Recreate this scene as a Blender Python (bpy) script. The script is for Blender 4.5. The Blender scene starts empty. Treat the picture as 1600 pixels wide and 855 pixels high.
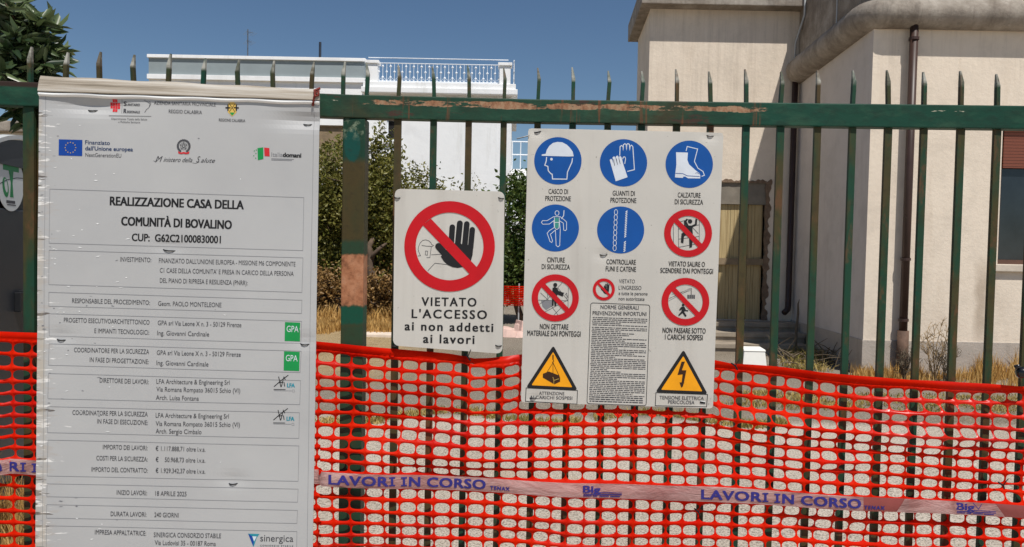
import bpy, bmesh, math, random
import numpy as np
from mathutils import Vector, Matrix
from mathutils.geometry import tessellate_polygon

random.seed(7)
RNG = np.random.default_rng(11)
SC = bpy.context.scene
COL = SC.collection

# ------------------------------------------------------------------ camera
F_PX, W_PX, H_PX = 1155.0, 1600.0, 855.0
PITCH, ROLL, EYE = 0.0335, 0.019, 1.6
FWD = Vector((0, math.cos(PITCH), -math.sin(PITCH)))
R0 = Vector((1, 0, 0))
U0 = R0.cross(FWD)
CR = R0 * math.cos(ROLL) + U0 * math.sin(ROLL)
CU = U0 * math.cos(ROLL) - R0 * math.sin(ROLL)
CPOS = Vector((0, 0, EYE))
cam_d = bpy.data.cameras.new('camera')
cam = bpy.data.objects.new('camera', cam_d)
COL.objects.link(cam)
cam_d.sensor_fit = 'HORIZONTAL'
cam_d.sensor_width = 36.0
cam_d.lens = 36.0 * F_PX / W_PX
cam_d.clip_start = 0.05
cam_d.clip_end = 5000
m3 = Matrix((CR, CU, -FWD)).transposed()
cam.matrix_world = Matrix.Translation(CPOS) @ m3.to_4x4()
SC.camera = cam

# ------------------------------------------------------------------ light
SUN_TO = Vector((0.24, -0.50, 1.0)).normalized()      # direction towards the sun
SUN_EL = math.asin(SUN_TO.z)
SUN_AZ = math.atan2(SUN_TO.x, SUN_TO.y)
world = bpy.data.worlds.new('World')
SC.world = world
world.use_nodes = True
wn = world.node_tree.nodes
wl = world.node_tree.links
wn.clear()
wo = wn.new('ShaderNodeOutputWorld')
wb = wn.new('ShaderNodeBackground')
sky = wn.new('ShaderNodeTexSky')
sky.sky_type = 'NISHITA'
sky.sun_disc = False
sky.sun_elevation = SUN_EL
sky.sun_rotation = SUN_AZ
sky.altitude = 0
sky.air_density = 1.0
sky.dust_density = 0.05
sky.ozone_density = 3.2
wb.inputs['Strength'].default_value = 0.073
hs = wn.new('ShaderNodeHueSaturation')
hs.inputs['Saturation'].default_value = 1.07
wl.new(sky.outputs[0], hs.inputs['Color'])
wl.new(hs.outputs[0], wb.inputs['Color'])
wl.new(wb.outputs[0], wo.inputs['Surface'])
sun_d = bpy.data.lights.new('sun', 'SUN')
sun_d.energy = 5.0
sun_d.angle = math.radians(0.53)
sun_d.color = (1.0, 0.96, 0.90)
sun = bpy.data.objects.new('sun', sun_d)
COL.objects.link(sun)
sun.location = (0, 0, 30)
sun.rotation_euler = (-SUN_TO).to_track_quat('-Z', 'Y').to_euler()
SC.view_settings.view_transform = 'Standard'
SC.view_settings.look = 'None'
SC.view_settings.gamma = 1.0
SC.view_settings.use_curve_mapping = False
SC.view_settings.exposure = -0.06

# ------------------------------------------------------------------ helpers
def ray(px, py):
    return FWD + CR * ((px - W_PX / 2) / F_PX) - CU * ((py - H_PX / 2) / F_PX)

def at(px, py, Y):
    """point where the sight line of a photograph pixel meets the plane y = Y"""
    d = ray(px, py)
    return CPOS + d * (Y / d.y)

def on_plane(px, py, P, n):
    d = ray(px, py)
    return CPOS + d * ((P - CPOS).dot(n) / d.dot(n))

def on_ground(px, py):
    d = ray(px, py)
    return CPOS + d * (-EYE / d.z)

def S(r, g, b):
    def c(v):
        v /= 255.0
        return v / 12.92 if v <= 0.04045 else ((v + 0.055) / 1.055) ** 2.4
    return (c(r), c(g), c(b), 1.0)

WORLD_OF = {}

def wpos(o):
    return WORLD_OF.get(o.name, Vector((0, 0, 0))) if o else Vector((0, 0, 0))

def tag(o, label=None, cat=None, group=None, kind=None):
    if label: o['label'] = label
    if cat: o['category'] = cat
    if group: o['group'] = group
    if kind: o['kind'] = kind
    return o

def thing(name, loc, label, cat, group=None):
    o = bpy.data.objects.new(name, None)
    o.empty_display_size = 0.2
    o.location = loc
    COL.objects.link(o)
    WORLD_OF[o.name] = Vector(loc)
    return tag(o, label, cat, group)

def link_mesh(name, me, mat, parent=None, smooth=False):
    o = bpy.data.objects.new(name, me)
    COL.objects.link(o)
    if mat is not None:
        for m in (mat if isinstance(mat, (list, tuple)) else [mat]):
            me.materials.append(m)
    if parent:
        o.parent = parent
        off = wpos(parent)
        if off.length > 0:
            me.transform(Matrix.Translation(-off))
        WORLD_OF[o.name] = off
    if smooth:
        me.polygons.foreach_set('use_smooth', [True] * len(me.polygons))
    me.update()
    return o

class MB:
    """collects shapes in world coordinates; build() links them as one mesh object"""
    def __init__(s):
        s.v, s.f, s.mi = [], [], []
        s.m = 0
    def add(s, vs, fs):
        n = len(s.v)
        s.v.extend([tuple(p) for p in vs])
        for f in fs:
            s.f.append([n + i for i in f]); s.mi.append(s.m)
    def hexa(s, b, t):
        """bottom quad b and top quad t, same winding (counter-clockwise from above)"""
        s.add(list(b) + list(t), [(3, 2, 1, 0), (4, 5, 6, 7), (0, 1, 5, 4), (1, 2, 6, 5), (2, 3, 7, 6), (3, 0, 4, 7)])
    def box(s, x0, x1, y0, y1, z0, z1):
        s.hexa([(x0, y0, z0), (x1, y0, z0), (x1, y1, z0), (x0, y1, z0)],
               [(x0, y0, z1), (x1, y0, z1), (x1, y1, z1), (x0, y1, z1)])
    def prism(s, poly, z0, z1):
        n = len(poly)
        vs = [(p[0], p[1], z0) for p in poly] + [(p[0], p[1], z1) for p in poly]
        fs = [tuple(range(n - 1, -1, -1)), tuple(range(n, 2 * n))]
        for i in range(n):
            j = (i + 1) % n
            fs.append((i, j, n + j, n + i))
        s.add(vs, fs)
    def tube(s, pts, r, n=8, caps=True):
        pts = [Vector(p) for p in pts]
        rs = r if isinstance(r, (list, tuple)) else [r] * len(pts)
        vs, fs = [], []
        prev = None
        for i, p in enumerate(pts):
            a = pts[max(i - 1, 0)]; b = pts[min(i + 1, len(pts) - 1)]
            d = (b - a).normalized()
            if prev is None:
                ref = Vector((0, 0, 1)) if abs(d.z) < 0.9 else Vector((1, 0, 0))
                e1 = d.cross(ref).normalized()
            else:
                e1 = (prev - d * prev.dot(d)).normalized()
            prev = e1
            e2 = d.cross(e1)
            for k in range(n):
                t = 2 * math.pi * k / n
                vs.append(p + e1 * (math.cos(t) * rs[i]) + e2 * (math.sin(t) * rs[i]))
        for i in range(len(pts) - 1):
            for k in range(n):
                k2 = (k + 1) % n
                fs.append((i * n + k, i * n + k2, (i + 1) * n + k2, (i + 1) * n + k))
        if caps:
            fs.append(tuple(range(n - 1, -1, -1)))
            fs.append(tuple((len(pts) - 1) * n + k for k in range(n)))
        s.add(vs, fs)
    def build(s, name, mat, parent=None, smooth=False, bevel=0.0, merge=False, fix=True):
        me = bpy.data.meshes.new(name)
        me.from_pydata(s.v, [], s.f)
        if any(s.mi):
            me.polygons.foreach_set('material_index', s.mi)
        if merge or bevel or fix:
            bm = bmesh.new(); bm.from_mesh(me)
            if merge: bmesh.ops.remove_doubles(bm, verts=bm.verts, dist=1e-5)
            if fix: bmesh.ops.recalc_face_normals(bm, faces=bm.faces)
            if bevel:
                es = [e for e in bm.edges if len(e.link_faces) == 2 and e.calc_face_angle(0) > 0.6]
                bmesh.ops.bevel(bm, geom=es, offset=bevel, segments=2, profile=0.6, affect='EDGES')
            bm.to_mesh(me); bm.free()
        return link_mesh(name, me, mat, parent, smooth)

# ------------------------------------------------------------------ materials
class G:
    """small node-graph writer"""
    def __init__(s, name):
        s.mat = bpy.data.materials.new(name)
        s.mat.use_nodes = True
        s.t = s.mat.node_tree
        s.t.nodes.clear()
        s.out = s.t.nodes.new('ShaderNodeOutputMaterial')
        s.pos = s.t.nodes.new('ShaderNodeNewGeometry').outputs['Position']
    def put(s, sock, v):
        if isinstance(v, bpy.types.NodeSocket): s.t.links.new(v, sock)
        elif v is not None: sock.default_value = v
    def n(s, kind, out=0, **kw):
        nd = s.t.nodes.new(kind)
        ins = kw.pop('ins', {})
        for k, v in kw.items(): setattr(nd, k, v)
        for k, v in ins.items(): s.put(nd.inputs[k], v)
        return nd.outputs[out]
    def scale(s, vec, sc):
        return s.n('ShaderNodeVectorMath', operation='MULTIPLY', ins={0: vec, 1: sc})
    def noise(s, scale=5, detail=4, rough=0.55, stretch=None, vec=None, dist=0.0, off=None):
        v = vec if vec is not None else s.pos
        if off is not None: v = s.n('ShaderNodeVectorMath', operation='ADD', ins={0: v, 1: off})
        if stretch is not None: v = s.scale(v, stretch)
        return s.n('ShaderNodeTexNoise', 0, ins={'Vector': v, 'Scale': scale, 'Detail': detail, 'Roughness': rough, 'Distortion': dist})
    def ramp(s, fac, stops, interp='LINEAR'):
        nd = s.t.nodes.new('ShaderNodeValToRGB')
        cr = nd.color_ramp
        cr.interpolation = interp
        while len(cr.elements) > len(stops): cr.elements.remove(cr.elements[-1])
        while len(cr.elements) < len(stops): cr.elements.new(0.5)
        for e, (p, c) in zip(cr.elements, stops):
            e.position = p
            e.color = c if isinstance(c, (tuple, list)) else (c, c, c, 1)
        s.put(nd.inputs[0], fac)
        return nd.outputs[0]
    def math(s, op, a, b=None, c=None, clamp=False):
        nd = s.t.nodes.new('ShaderNodeMath'); nd.operation = op; nd.use_clamp = clamp
        s.put(nd.inputs[0], a)
        if b is not None: s.put(nd.inputs[1], b)
        if c is not None: s.put(nd.inputs[2], c)
        return nd.outputs[0]
    def mix(s, fac, a, b, mode='MIX'):
        nd = s.t.nodes.new('ShaderNodeMix'); nd.data_type = 'RGBA'; nd.blend_type = mode
        s.put(nd.inputs[0], fac); s.put(nd.inputs[6], a); s.put(nd.inputs[7], b)
        return nd.outputs[2]
    def xyz(s, vec=None):
        nd = s.t.nodes.new('ShaderNodeSeparateXYZ'); s.put(nd.inputs[0], vec if vec is not None else s.pos)
        return nd.outputs
    def band(s, v, a, b, soft=0.01):
        """1 inside a..b, soft edges"""
        lo = s.math('DIVIDE', s.math('SUBTRACT', v, a - soft), 2 * soft, clamp=True)
        hi = s.math('DIVIDE', s.math('SUBTRACT', b + soft, v), 2 * soft, clamp=True)
        return s.math('MULTIPLY', lo, hi)
    def bump(s, h, strength=0.3, dist=0.01):
        return s.n('ShaderNodeBump', ins={'Strength': strength, 'Distance': dist, 'Height': h})
    def done(s, col, rough=0.6, metal=0.0, spec=0.5, normal=None, trans=0.0, tcol=None, coat=0.0):
        p = s.t.nodes.new('ShaderNodeBsdfPrincipled')
        s.put(p.inputs['Base Color'], col); s.put(p.inputs['Roughness'], rough)
        s.put(p.inputs['Metallic'], metal); s.put(p.inputs['Specular IOR Level'], spec)
        s.put(p.inputs['Coat Weight'], coat)
        if normal is not None: s.put(p.inputs['Normal'], normal)
        sh = p.outputs[0]
        if trans:
            tr = s.t.nodes.new('ShaderNodeBsdfTranslucent')
            s.put(tr.inputs['Color'], tcol if tcol is not None else col)
            if normal is not None: s.put(tr.inputs['Normal'], normal)
            mx = s.t.nodes.new('ShaderNodeMixShader')
            s.put(mx.inputs[0], trans)
            s.t.links.new(sh, mx.inputs[1]); s.t.links.new(tr.outputs[0], mx.inputs[2])
            sh = mx.outputs[0]
        s.t.links.new(sh, s.out.inputs['Surface'])
        return s.mat

def plain(name, c, rough=0.6, var=0.12, scale=8.0, spec=0.4, metal=0.0, bump=0.0):
    g = G(name)
    f = g.noise(scale, 5)
    dark = tuple(x * (1 - var) for x in c[:3]) + (1,)
    lite = tuple(min(1, x * (1 + var)) for x in c[:3]) + (1,)
    col = g.ramp(f, [(0.3, dark), (0.7, lite)])
    nm = g.bump(g.noise(scale * 6, 3), bump, 0.005) if bump else None
    return g.done(col, rough, metal, spec, nm)

M = {}
ZR0 = at(840, 191, 2.70).z      # underside and top of the fence rail
ZR1 = at(840, 155, 2.70).z

def mat_plaster(name, c, stain, sc=1.0):
    g = G(name)
    f = g.noise(2.2 * sc, 8, 0.65)
    col = g.ramp(f, [(0.25, tuple(x * 0.84 for x in c[:3]) + (1,)), (0.5, c), (0.8, tuple(min(1, x * 1.07) for x in c[:3]) + (1,))])
    f2 = g.noise(1.0, 6, 0.7, stretch=(3.0, 3.0, 0.35), off=(3, 1, 0))
    col = g.mix(g.ramp(f2, [(0.55, 0.0), (0.75, 0.55)]), col, stain)
    speck = g.noise(30, 3, 0.5)
    col = g.mix(g.ramp(speck, [(0.66, 0.0), (0.74, 0.35)]), col, tuple(x * 0.6 for x in c[:3]) + (1,))
    if name == 'cream_plaster':       # run-off stain under the end of the window sill
        x, y, z = g.xyz()
        q = at(1531, 470, 10.0); zt_, zb_ = at(1531, 418, 10.0).z, at(1531, 532, 10.0).z
        wob = g.math('ADD', x, g.math('MULTIPLY', g.math('SUBTRACT', g.noise(5, 4, 0.6), 0.5), 0.14))
        st = g.math('MULTIPLY', g.band(wob, q.x - .06, q.x + .10, 0.05), g.band(z, zb_, zt_, 0.22))
        col = g.mix(g.math('MULTIPLY', st, 0.5), col, S(138, 118, 96))
        drip = g.noise(5.0, 5, 0.7, stretch=(2.2, 2.2, 0.12), off=(1, 2, 3))
        col = g.mix(g.math('MULTIPLY', g.ramp(drip, [(0.5, 0.0), (0.66, 0.22)]), g.band(z, 4.0, 7.0, 0.35)), col, S(150, 138, 124))
        blot = g.noise(1.1, 7, 0.68, off=(5, 2, 8))
        col = g.mix(g.ramp(blot, [(0.5, 0.0), (0.7, 0.4)]), col, S(206, 190, 172))
    nm = g.bump(g.noise(14 * sc, 8, 0.7), 0.35, 0.02)
    return g.done(col, 0.9, 0, 0.2, nm)

M['plaster'] = mat_plaster('cream_plaster', S(222, 208, 190), S(198, 181, 160))
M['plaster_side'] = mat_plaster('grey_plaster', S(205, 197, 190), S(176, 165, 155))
M['plinth'] = mat_plaster('plinth_plaster', S(176, 166, 155), S(130, 118, 104), 2)
M['white_wall'] = mat_plaster('white_wall', S(240, 240, 239), S(206, 204, 198), 0.4)
M['grey_parapet'] = plain('grey_parapet_paint', S(142, 152, 154), 0.8, 0.07, 1.2)

def mat_concrete():
    g = G('weathered_concrete')
    f = g.noise(3.0, 8, 0.7)
    col = g.ramp(f, [(0.25, S(120, 111, 102)), (0.5, S(152, 143, 132)), (0.75, S(180, 171, 160))])
    blot = g.noise(1.3, 8, 0.7, off=(4, 1, 2))
    col = g.mix(g.ramp(blot, [(0.48, 0.0), (0.62, 0.6)]), col, S(112, 100, 88))
    streak = g.noise(2.6, 8, 0.75, stretch=(2.6, 2.6, 0.5), dist=.6)
    col = g.mix(g.ramp(streak, [(0.5, 0.0), (0.72, 0.6)]), col, S(92, 84, 76))
    nm = g.bump(g.noise(18, 8, 0.7), 0.4, 0.03)
    return g.done(col, 0.92, 0, 0.2, nm)
M['concrete'] = mat_concrete()
M['lintel'] = plain('bare_lintel_cement', S(128, 120, 108), 0.95, 0.18, 6, bump=0.4)
M['brick_edge'] = plain('broken_masonry', S(120, 100, 82), 0.95, 0.3, 14, bump=0.8)
M['step'] = plain('step_concrete', S(150, 138, 122), 0.95, 0.22, 5, bump=0.5)
M['brown_pipe'] = plain('brown_metal_pipe', S(62, 44, 38), 0.45, 0.2, 5)
M['galv'] = plain('galvanised_pipe', S(176, 178, 178), 0.5, 0.1, 5)

def mat_ply():
    g = G('plywood_boards')
    f = g.noise(3.0, 5, 0.6, stretch=(16, 16, 0.7))
    col = g.ramp(f, [(0.3, S(158, 136, 96)), (0.6, S(186, 166, 124))])
    x = g.xyz()[0]
    saw = g.math('FRACT', g.math('MULTIPLY', x, 8.3))
    col = g.mix(g.math('LESS_THAN', saw, 0.05), col, S(110, 84, 50))
    return g.done(col, 0.8, 0, 0.2)
M['ply'] = mat_ply()
M['timber'] = plain('brown_timber', S(134, 116, 92), 0.85, 0.2, 6)

def mat_shutter():
    g = G('roller_shutter_slats')
    z = g.xyz()[2]
    saw = g.math('FRACT', g.math('MULTIPLY', z, 24.0))
    col = g.mix(g.math('LESS_THAN', saw, 0.18), S(132, 78, 62), S(82, 46, 36))
    nm = g.bump(saw, 0.6, 0.01)
    return g.done(col, 0.55, 0, 0.3, nm)
M['shutter'] = mat_shutter()
M['frame'] = plain('brown_window_frame', S(92, 66, 54), 0.5, 0.1, 6)
def mat_glass():
    g = G('window_glass')
    f = g.noise(1.6, 4, 0.6)
    col = g.ramp(f, [(0.3, S(26, 32, 38)), (0.7, S(44, 52, 58))])
    return g.done(col, 0.08, 0, 0.6)
M['glass'] = mat_glass()
M['dark'] = plain('dark_opening', S(30, 28, 26), 0.9, 0.1, 3)
M['sill'] = plain('stone_sill', S(196, 184, 168), 0.8, 0.1, 8)

# ---- painted and rusting steel of the fence
def green_paint(g, seed=0.0):
    f = g.noise(2.0, 5, 0.6, stretch=(3.0, 3.0, 0.9), off=(seed, 0, seed))
    col = g.ramp(f, [(0.36, S(8, 62, 46)), (0.47, S(26, 60, 40)), (0.55, S(60, 58, 30)), (0.7, S(78, 58, 34))])
    f2 = g.noise(26, 5, 0.65)
    return g.mix(g.ramp(f2, [(0.5, 0.0), (0.72, 0.55)]), col, S(40, 33, 22))

def mat_picket():
    g = G('picket_steel')
    col = green_paint(g)
    f = g.noise(9, 5, 0.7, stretch=(1, 1, 0.4))
    col = g.mix(g.ramp(f, [(0.54, 0.0), (0.64, 0.8)]), col, S(98, 64, 40))
    z = g.xyz()[2]
    tip = g.math('MULTIPLY', g.ramp(g.noise(20, 3), [(0.42, 0.2), (0.6, 1.0)]), g.band(z, ZR1 + 0.072, 3.0, 0.006))
    col = g.mix(tip, col, S(168, 166, 156))
    return g.done(col, 0.55, 0.0, 0.3, g.bump(g.noise(60, 4, 0.6), 0.25, 0.002))
M['picket'] = mat_picket()

def mat_rail():
    g = G('rail_steel')
    x, y, z = g.xyz()
    f = g.noise(1.4, 6, 0.65, off=(2.2, 0, 0))
    col = g.ramp(f, [(0.36, S(6, 62, 46)), (0.5, S(24, 60, 42)), (0.60, S(54, 54, 32)), (0.7, S(66, 52, 34))])
    # greener on the right end, browner in the middle: an older coat of paint there
    rt = g.math('MULTIPLY', g.band(x, 1.05, 4.0, 0.25), 0.85)
    col = g.mix(rt, col, S(4, 60, 44))
    bl = g.noise(9, 6, 0.7, stretch=(0.6, 1, 1.6), off=(2, 2, 2))
    col = g.mix(g.ramp(bl, [(0.5, 0.0), (0.66, 0.55)]), col, S(48, 84, 62))
    fine = g.noise(38, 6, 0.7, stretch=(0.5, 1, 1))
    col = g.mix(g.ramp(fine, [(0.45, 0.0), (0.75, 0.6)]), col, S(20, 30, 22))
    # peeled stripe along the upper third of the front face
    n1 = g.math('ADD', g.math('MULTIPLY', g.noise(7.0, 8, 0.72, stretch=(0.55, 1, 2.4), off=(0.3, 0, 0)), 0.6), g.math('MULTIPLY', g.noise(24.0, 6, 0.75, stretch=(0.6, 1, 1.8), off=(4.3, 0, 0)), 0.42))
    n1 = g.math('ADD', g.math('MULTIPLY', g.math('SUBTRACT', n1, 0.51), 1.7), 0.51)
    n1 = g.math('ADD', n1, g.math('MULTIPLY', g.math('SUBTRACT', g.noise(1.7, 3, 0.6, stretch=(1, 0, 0), off=(5.1, 0, 0)), 0.5), 0.9))
    strip = g.band(z, ZR1 - .043, ZR1 - .008, 0.010)
    left = g.band(x, -0.75, 1.05, 0.15)
    dens = g.math('MULTIPLY', strip, left)
    peel = g.ramp(g.math('MULTIPLY', n1, dens), [(0.48, 0.0), (0.52, 1.0)])
    bare = g.ramp(g.noise(26, 6, 0.75, stretch=(1, 1, 0.6)), [(0.32, S(84, 50, 34)), (0.46, S(140, 100, 72)), (0.58, S(160, 128, 100)), (0.72, S(120, 112, 84))])
    col = g.mix(peel, col, bare)
    n2 = g.noise(6.0, 8, 0.75, stretch=(0.6, 1, 1.8), off=(7.3, 0, 1))
    scab = g.ramp(g.math('MULTIPLY', n2, g.band(x, -0.95, 0.9, 0.2)), [(0.56, 0.0), (0.60, 1.0)])
    col = g.mix(scab, col, S(62, 44, 34))
    n3 = g.noise(14.0, 6, 0.7, stretch=(0.35, 1, 1.6), off=(1.3, 4, 1))
    fl = g.ramp(g.math('MULTIPLY', n3, g.band(z, ZR1 - .030, ZR1 - .016, 0.005)), [(0.62, 0.0), (0.64, 1.0)])
    col = g.mix(fl, col, S(176, 170, 150))
    # streaks of rust running down
    n4 = g.noise(10.0, 4, 0.7, stretch=(2.4, 1, 0.12), off=(9, 0, 0))
    st = g.ramp(g.math('MULTIPLY', n4, left), [(0.6, 0.0), (0.68, 0.85)])
    col = g.mix(st, col, S(110, 62, 36))
    rusttop = g.math('MULTIPLY', g.band(z, ZR1 - .018, 3, 0.003), g.band(x, -4, -1.4, 0.1))
    col = g.mix(rusttop, col, S(48, 34, 27))
    h = g.math('SUBTRACT', fine, g.math('MULTIPLY', peel, 0.6))
    return g.done(col, 0.55, 0.0, 0.3, g.bump(h, 0.4, 0.003))
M['rail'] = mat_rail()

ZP = {}   # heights of marks on the post, from the photograph
for k, y in (('teal0', 212), ('teal1', 250), ('r0', 398), ('r1', 479), ('t2', 508)):
    ZP[k] = at(550, y, 2.68).z
def mat_post():
    g = G('post_steel')
    x, y, z = g.xyz()
    wob = g.math('MULTIPLY', g.math('SUBTRACT', g.noise(30, 6, 0.7), 0.5), 0.03)
    zz = g.math('ADD', z, wob)
    f = g.noise(3.0, 5, 0.6, stretch=(1, 1, 0.5))
    col = g.ramp(f, [(0.35, S(58, 51, 24)), (0.55, S(66, 55, 26)), (0.7, S(46, 52, 28))])
    col = g.mix(g.band(zz, ZP['teal1'], 3.0, 0.012), col, S(16, 54, 38))
    xm = at(550, 230, 2.68).x
    zc_ = (ZP['teal0'] + ZP['teal1']) / 2 + .01
    ex_ = g.math('POWER', g.math('DIVIDE', g.math('SUBTRACT', x, xm), 0.031), 2.0)
    ez_ = g.math('POWER', g.math('DIVIDE', g.math('SUBTRACT', zz, zc_), 0.062), 2.0)
    teal = g.ramp(g.math('ADD', ex_, ez_), [(0.75, 1.0), (1.0, 0.0)])
    col = g.mix(teal, col, S(2, 66, 58))
    chalk = g.math('MULTIPLY', g.band(zz, ZP['teal0'], ZP['teal0'] + 0.06, 0.02), g.ramp(g.noise(45, 4, 0.7), [(0.5, 0), (0.62, 0.7)]))
    col = g.mix(chalk, col, S(128, 140, 116))
    col = g.mix(g.band(zz, ZP['r0'], ZP['r0'] + 0.05, 0.008), col, S(34, 58, 38))
    rust = g.ramp(g.noise(16, 8, 0.75), [(0.32, S(112, 66, 42)), (0.48, S(160, 106, 74)), (0.6, S(176, 124, 92)), (0.72, S(150, 112, 92))])
    col = g.mix(g.band(zz, ZP['r1'], ZP['r0'], 0.004), col, rust)
    col = g.mix(g.band(zz, ZP['t2'], ZP['r1'], 0.006), col, S(6, 68, 50))
    low = g.ramp(g.noise(6, 4, 0.6, stretch=(1, 1, 0.3)), [(0.4, S(22, 60, 42)), (0.6, S(48, 56, 32))])
    col = g.mix(g.band(zz, -1, ZP['t2'], 0.01), col, low)
    fine = g.noise(50, 5, 0.7)
    col = g.mix(g.ramp(fine, [(0.5, 0.0), (0.78, 0.5)]), col, S(38, 31, 20))
    return g.done(col, 0.55, 0.0, 0.3, g.bump(fine, 0.3, 0.002))
M['post'] = mat_post()

# ---- sign plastics
def mat_sign(name, c, seed):
    g = G(name)
    f = g.noise(2.4, 6, 0.6, off=(seed, seed, 0))
    col = g.ramp(f, [(0.3, tuple(x * 0.93 for x in c[:3]) + (1,)), (0.7, tuple(min(1, x * 1.04) for x in c[:3]) + (1,))])
    fl = g.noise(1.6, 5, 0.6, stretch=(9, 9, 0.6), off=(seed, 0, 0))
    col = g.mix(g.ramp(fl, [(0.52, 0.0), (0.75, 0.22)]), col, S(160, 150, 138))
    sp = g.noise(60, 2, 0.5, off=(seed, 0, 0))
    col = g.mix(g.ramp(sp, [(0.72, 0.0), (0.78, 0.5)]), col, S(120, 112, 100))
    return g.done(col, 0.42, 0, 0.4, trans=0.26)
M['sign_white'] = mat_sign('white_sign_plastic', S(220, 216, 208), 3.0)

def mat_board():
    g = G('weathered_board_plastic')
    x, y, z = g.xyz()
    f = g.noise(2.0, 6, 0.6)
    col = g.ramp(f, [(0.3, S(175, 175, 175)), (0.7, S(186, 186, 185))])
    # horizontal scratches and chips, mostly near the left edge
    xl = at(60, 500, 2.55).x
    lm = g.ramp(g.math('SUBTRACT', x, xl), [(0.0, 1.0), (0.06, 0.8), (0.30, 0.35), (0.5, 0.0)])
    sc = g.noise(26, 4, 0.65, stretch=(0.45, 1, 2.2))
    col = g.mix(g.ramp(g.math('MULTIPLY', sc, lm), [(0.46, 0.0), (0.53, 0.6)]), col, S(178, 172, 166))
    sc2 = g.noise(34, 3, 0.6, stretch=(0.35, 1, 2.4), off=(4, 4, 4))
    col = g.mix(g.ramp(g.math('MULTIPLY', sc2, lm), [(0.51, 0.0), (0.55, 0.9)]), col, S(236, 234, 230))
    sc3 = g.noise(20, 3, 0.6, stretch=(0.4, 1, 2.6), off=(14, 4, 4))
    col = g.mix(g.ramp(g.math('MULTIPLY', sc3, lm), [(0.555, 0.0), (0.575, 0.9)]), col, S(92, 84, 78))
    edge = g.math('MULTIPLY', g.band(g.math('SUBTRACT', x, xl), -0.1, 0.03, 0.006), g.ramp(g.noise(9, 6, 0.7), [(0.4, 0.0), (0.65, 0.8)]))
    col = g.mix(edge, col, S(186, 176, 160))
    return g.done(col, 0.45, 0, 0.4, trans=0.06)
M['board'] = mat_board()

def mat_batten():
    g = G('weathered_wood_strip')
    f = g.noise(5.0, 7, 0.7, stretch=(0.3, 1, 12.0))
    col = g.ramp(f, [(0.36, S(128, 118, 104)), (0.48, S(166, 156, 142)), (0.6, S(186, 180, 170))])
    f2 = g.noise(3.0, 4, 0.6, stretch=(1.2, 1, 5), off=(3, 3, 3))
    col = g.mix(g.ramp(f2, [(0.6, 0.0), (0.72, 0.7)]), col, S(150, 124, 108))
    return g.done(col, 0.8, 0, 0.2, g.bump(f, 0.4, 0.004))
M['batten'] = mat_batten()

def ink(name, c, rough=0.5):
    m = plain(name, c, rough, 0.08, 12, 0.3)
    M[name] = m
    return m
ink('ink_black', S(30, 30, 32)); ink('ink_grey', S(70, 70, 74)); ink('ink_lightgrey', S(128, 128, 132))
ink('ink_red', S(188, 14, 26)); ink('ink_blue', S(12, 78, 152)); ink('ink_white', S(208, 214, 222))
ink('ink_yellow', S(238, 160, 20)); ink('ink_green', S(22, 142, 72)); ink('ink_teal', S(40, 138, 156))
ink('ink_navy', S(30, 34, 110)); ink('ink_euro', S(16, 66, 150)); ink('ink_gold', S(214, 178, 90))
ink('ink_crimson', S(204, 44, 50)); ink('ink_brown', S(58, 34, 18)); ink('ink_paleteal', S(150, 200, 206))
ink('ink_vest', S(60, 140, 130))
M['tie'] = plain('black_cable_tie', S(24, 24, 26), 0.4, 0.1, 10)
M['torn_lit'] = plain('torn_and_highlight_white', S(240, 240, 238), 0.5, 0.03, 10)  # white for torn plastic and for painted highlights
M['redtie'] = plain('rusty_red_cord', S(120, 44, 34), 0.7, 0.2, 30)

def mat_net():
    g = G('orange_net_plastic')
    f = g.noise(5, 5, 0.6)
    col = g.ramp(f, [(0.3, S(208, 14, 2)), (0.7, S(236, 40, 6))])
    dirt = g.noise(3.2, 7, 0.7, off=(3, 0, 3))
    col = g.mix(g.ramp(dirt, [(0.52, 0.0), (0.75, 0.35)]), col, S(150, 18, 8))
    gl = g.noise(1.5, 3, 0.5, stretch=(1, 1, 3.0), off=(1.2, 0, 0))
    x, y, z = g.xyz()
    gl = g.math('ADD', gl, g.math('MULTIPLY', g.math('MULTIPLY', g.band(x, at(1340, 650, 2.65).x, 2.2, .08), g.band(z, at(1460, 700, 2.65).z, at(1460, 615, 2.65).z, .03)), 0.22))
    rough = g.ramp(gl, [(0.5, 0.6), (0.72, 0.28)])
    spec = g.ramp(gl, [(0.54, 0.05), (0.78, 0.6)])
    return g.done(col, rough, 0, spec, trans=0.38, tcol=S(255, 46, 6))
M['net'] = mat_net()
def mat_tape():
    g = G('printed_tape_film')
    x, y, z = g.xyz()
    f = g.noise(7, 6, 0.65, stretch=(0.5, 1, 2.0), dist=1.0)
    col = g.ramp(f, [(0.34, S(156, 112, 106)), (0.48, S(194, 154, 148)), (0.68, S(216, 186, 180))])
    f2 = g.noise(2.2, 4, 0.6, stretch=(1, 1, .6), off=(6, 0, 0))
    col = g.mix(g.ramp(f2, [(0.45, 0.0), (0.66, 0.6)]), col, S(160, 108, 106))
    cr = g.noise(16, 5, 0.7, stretch=(0.5, 1, 1.6), dist=1.5)
    return g.done(col, 0.32, 0, 0.4, g.bump(cr, 0.7, 0.012), trans=0.3)
M['tape'] = mat_tape()
M['tape_dark'] = plain('stained_tape_film', S(134, 66, 62), 0.4, 0.15, 10)
M['ink_tape'] = plain('navy_tape_print', S(44, 40, 120), 0.5, 0.15, 12)

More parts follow.
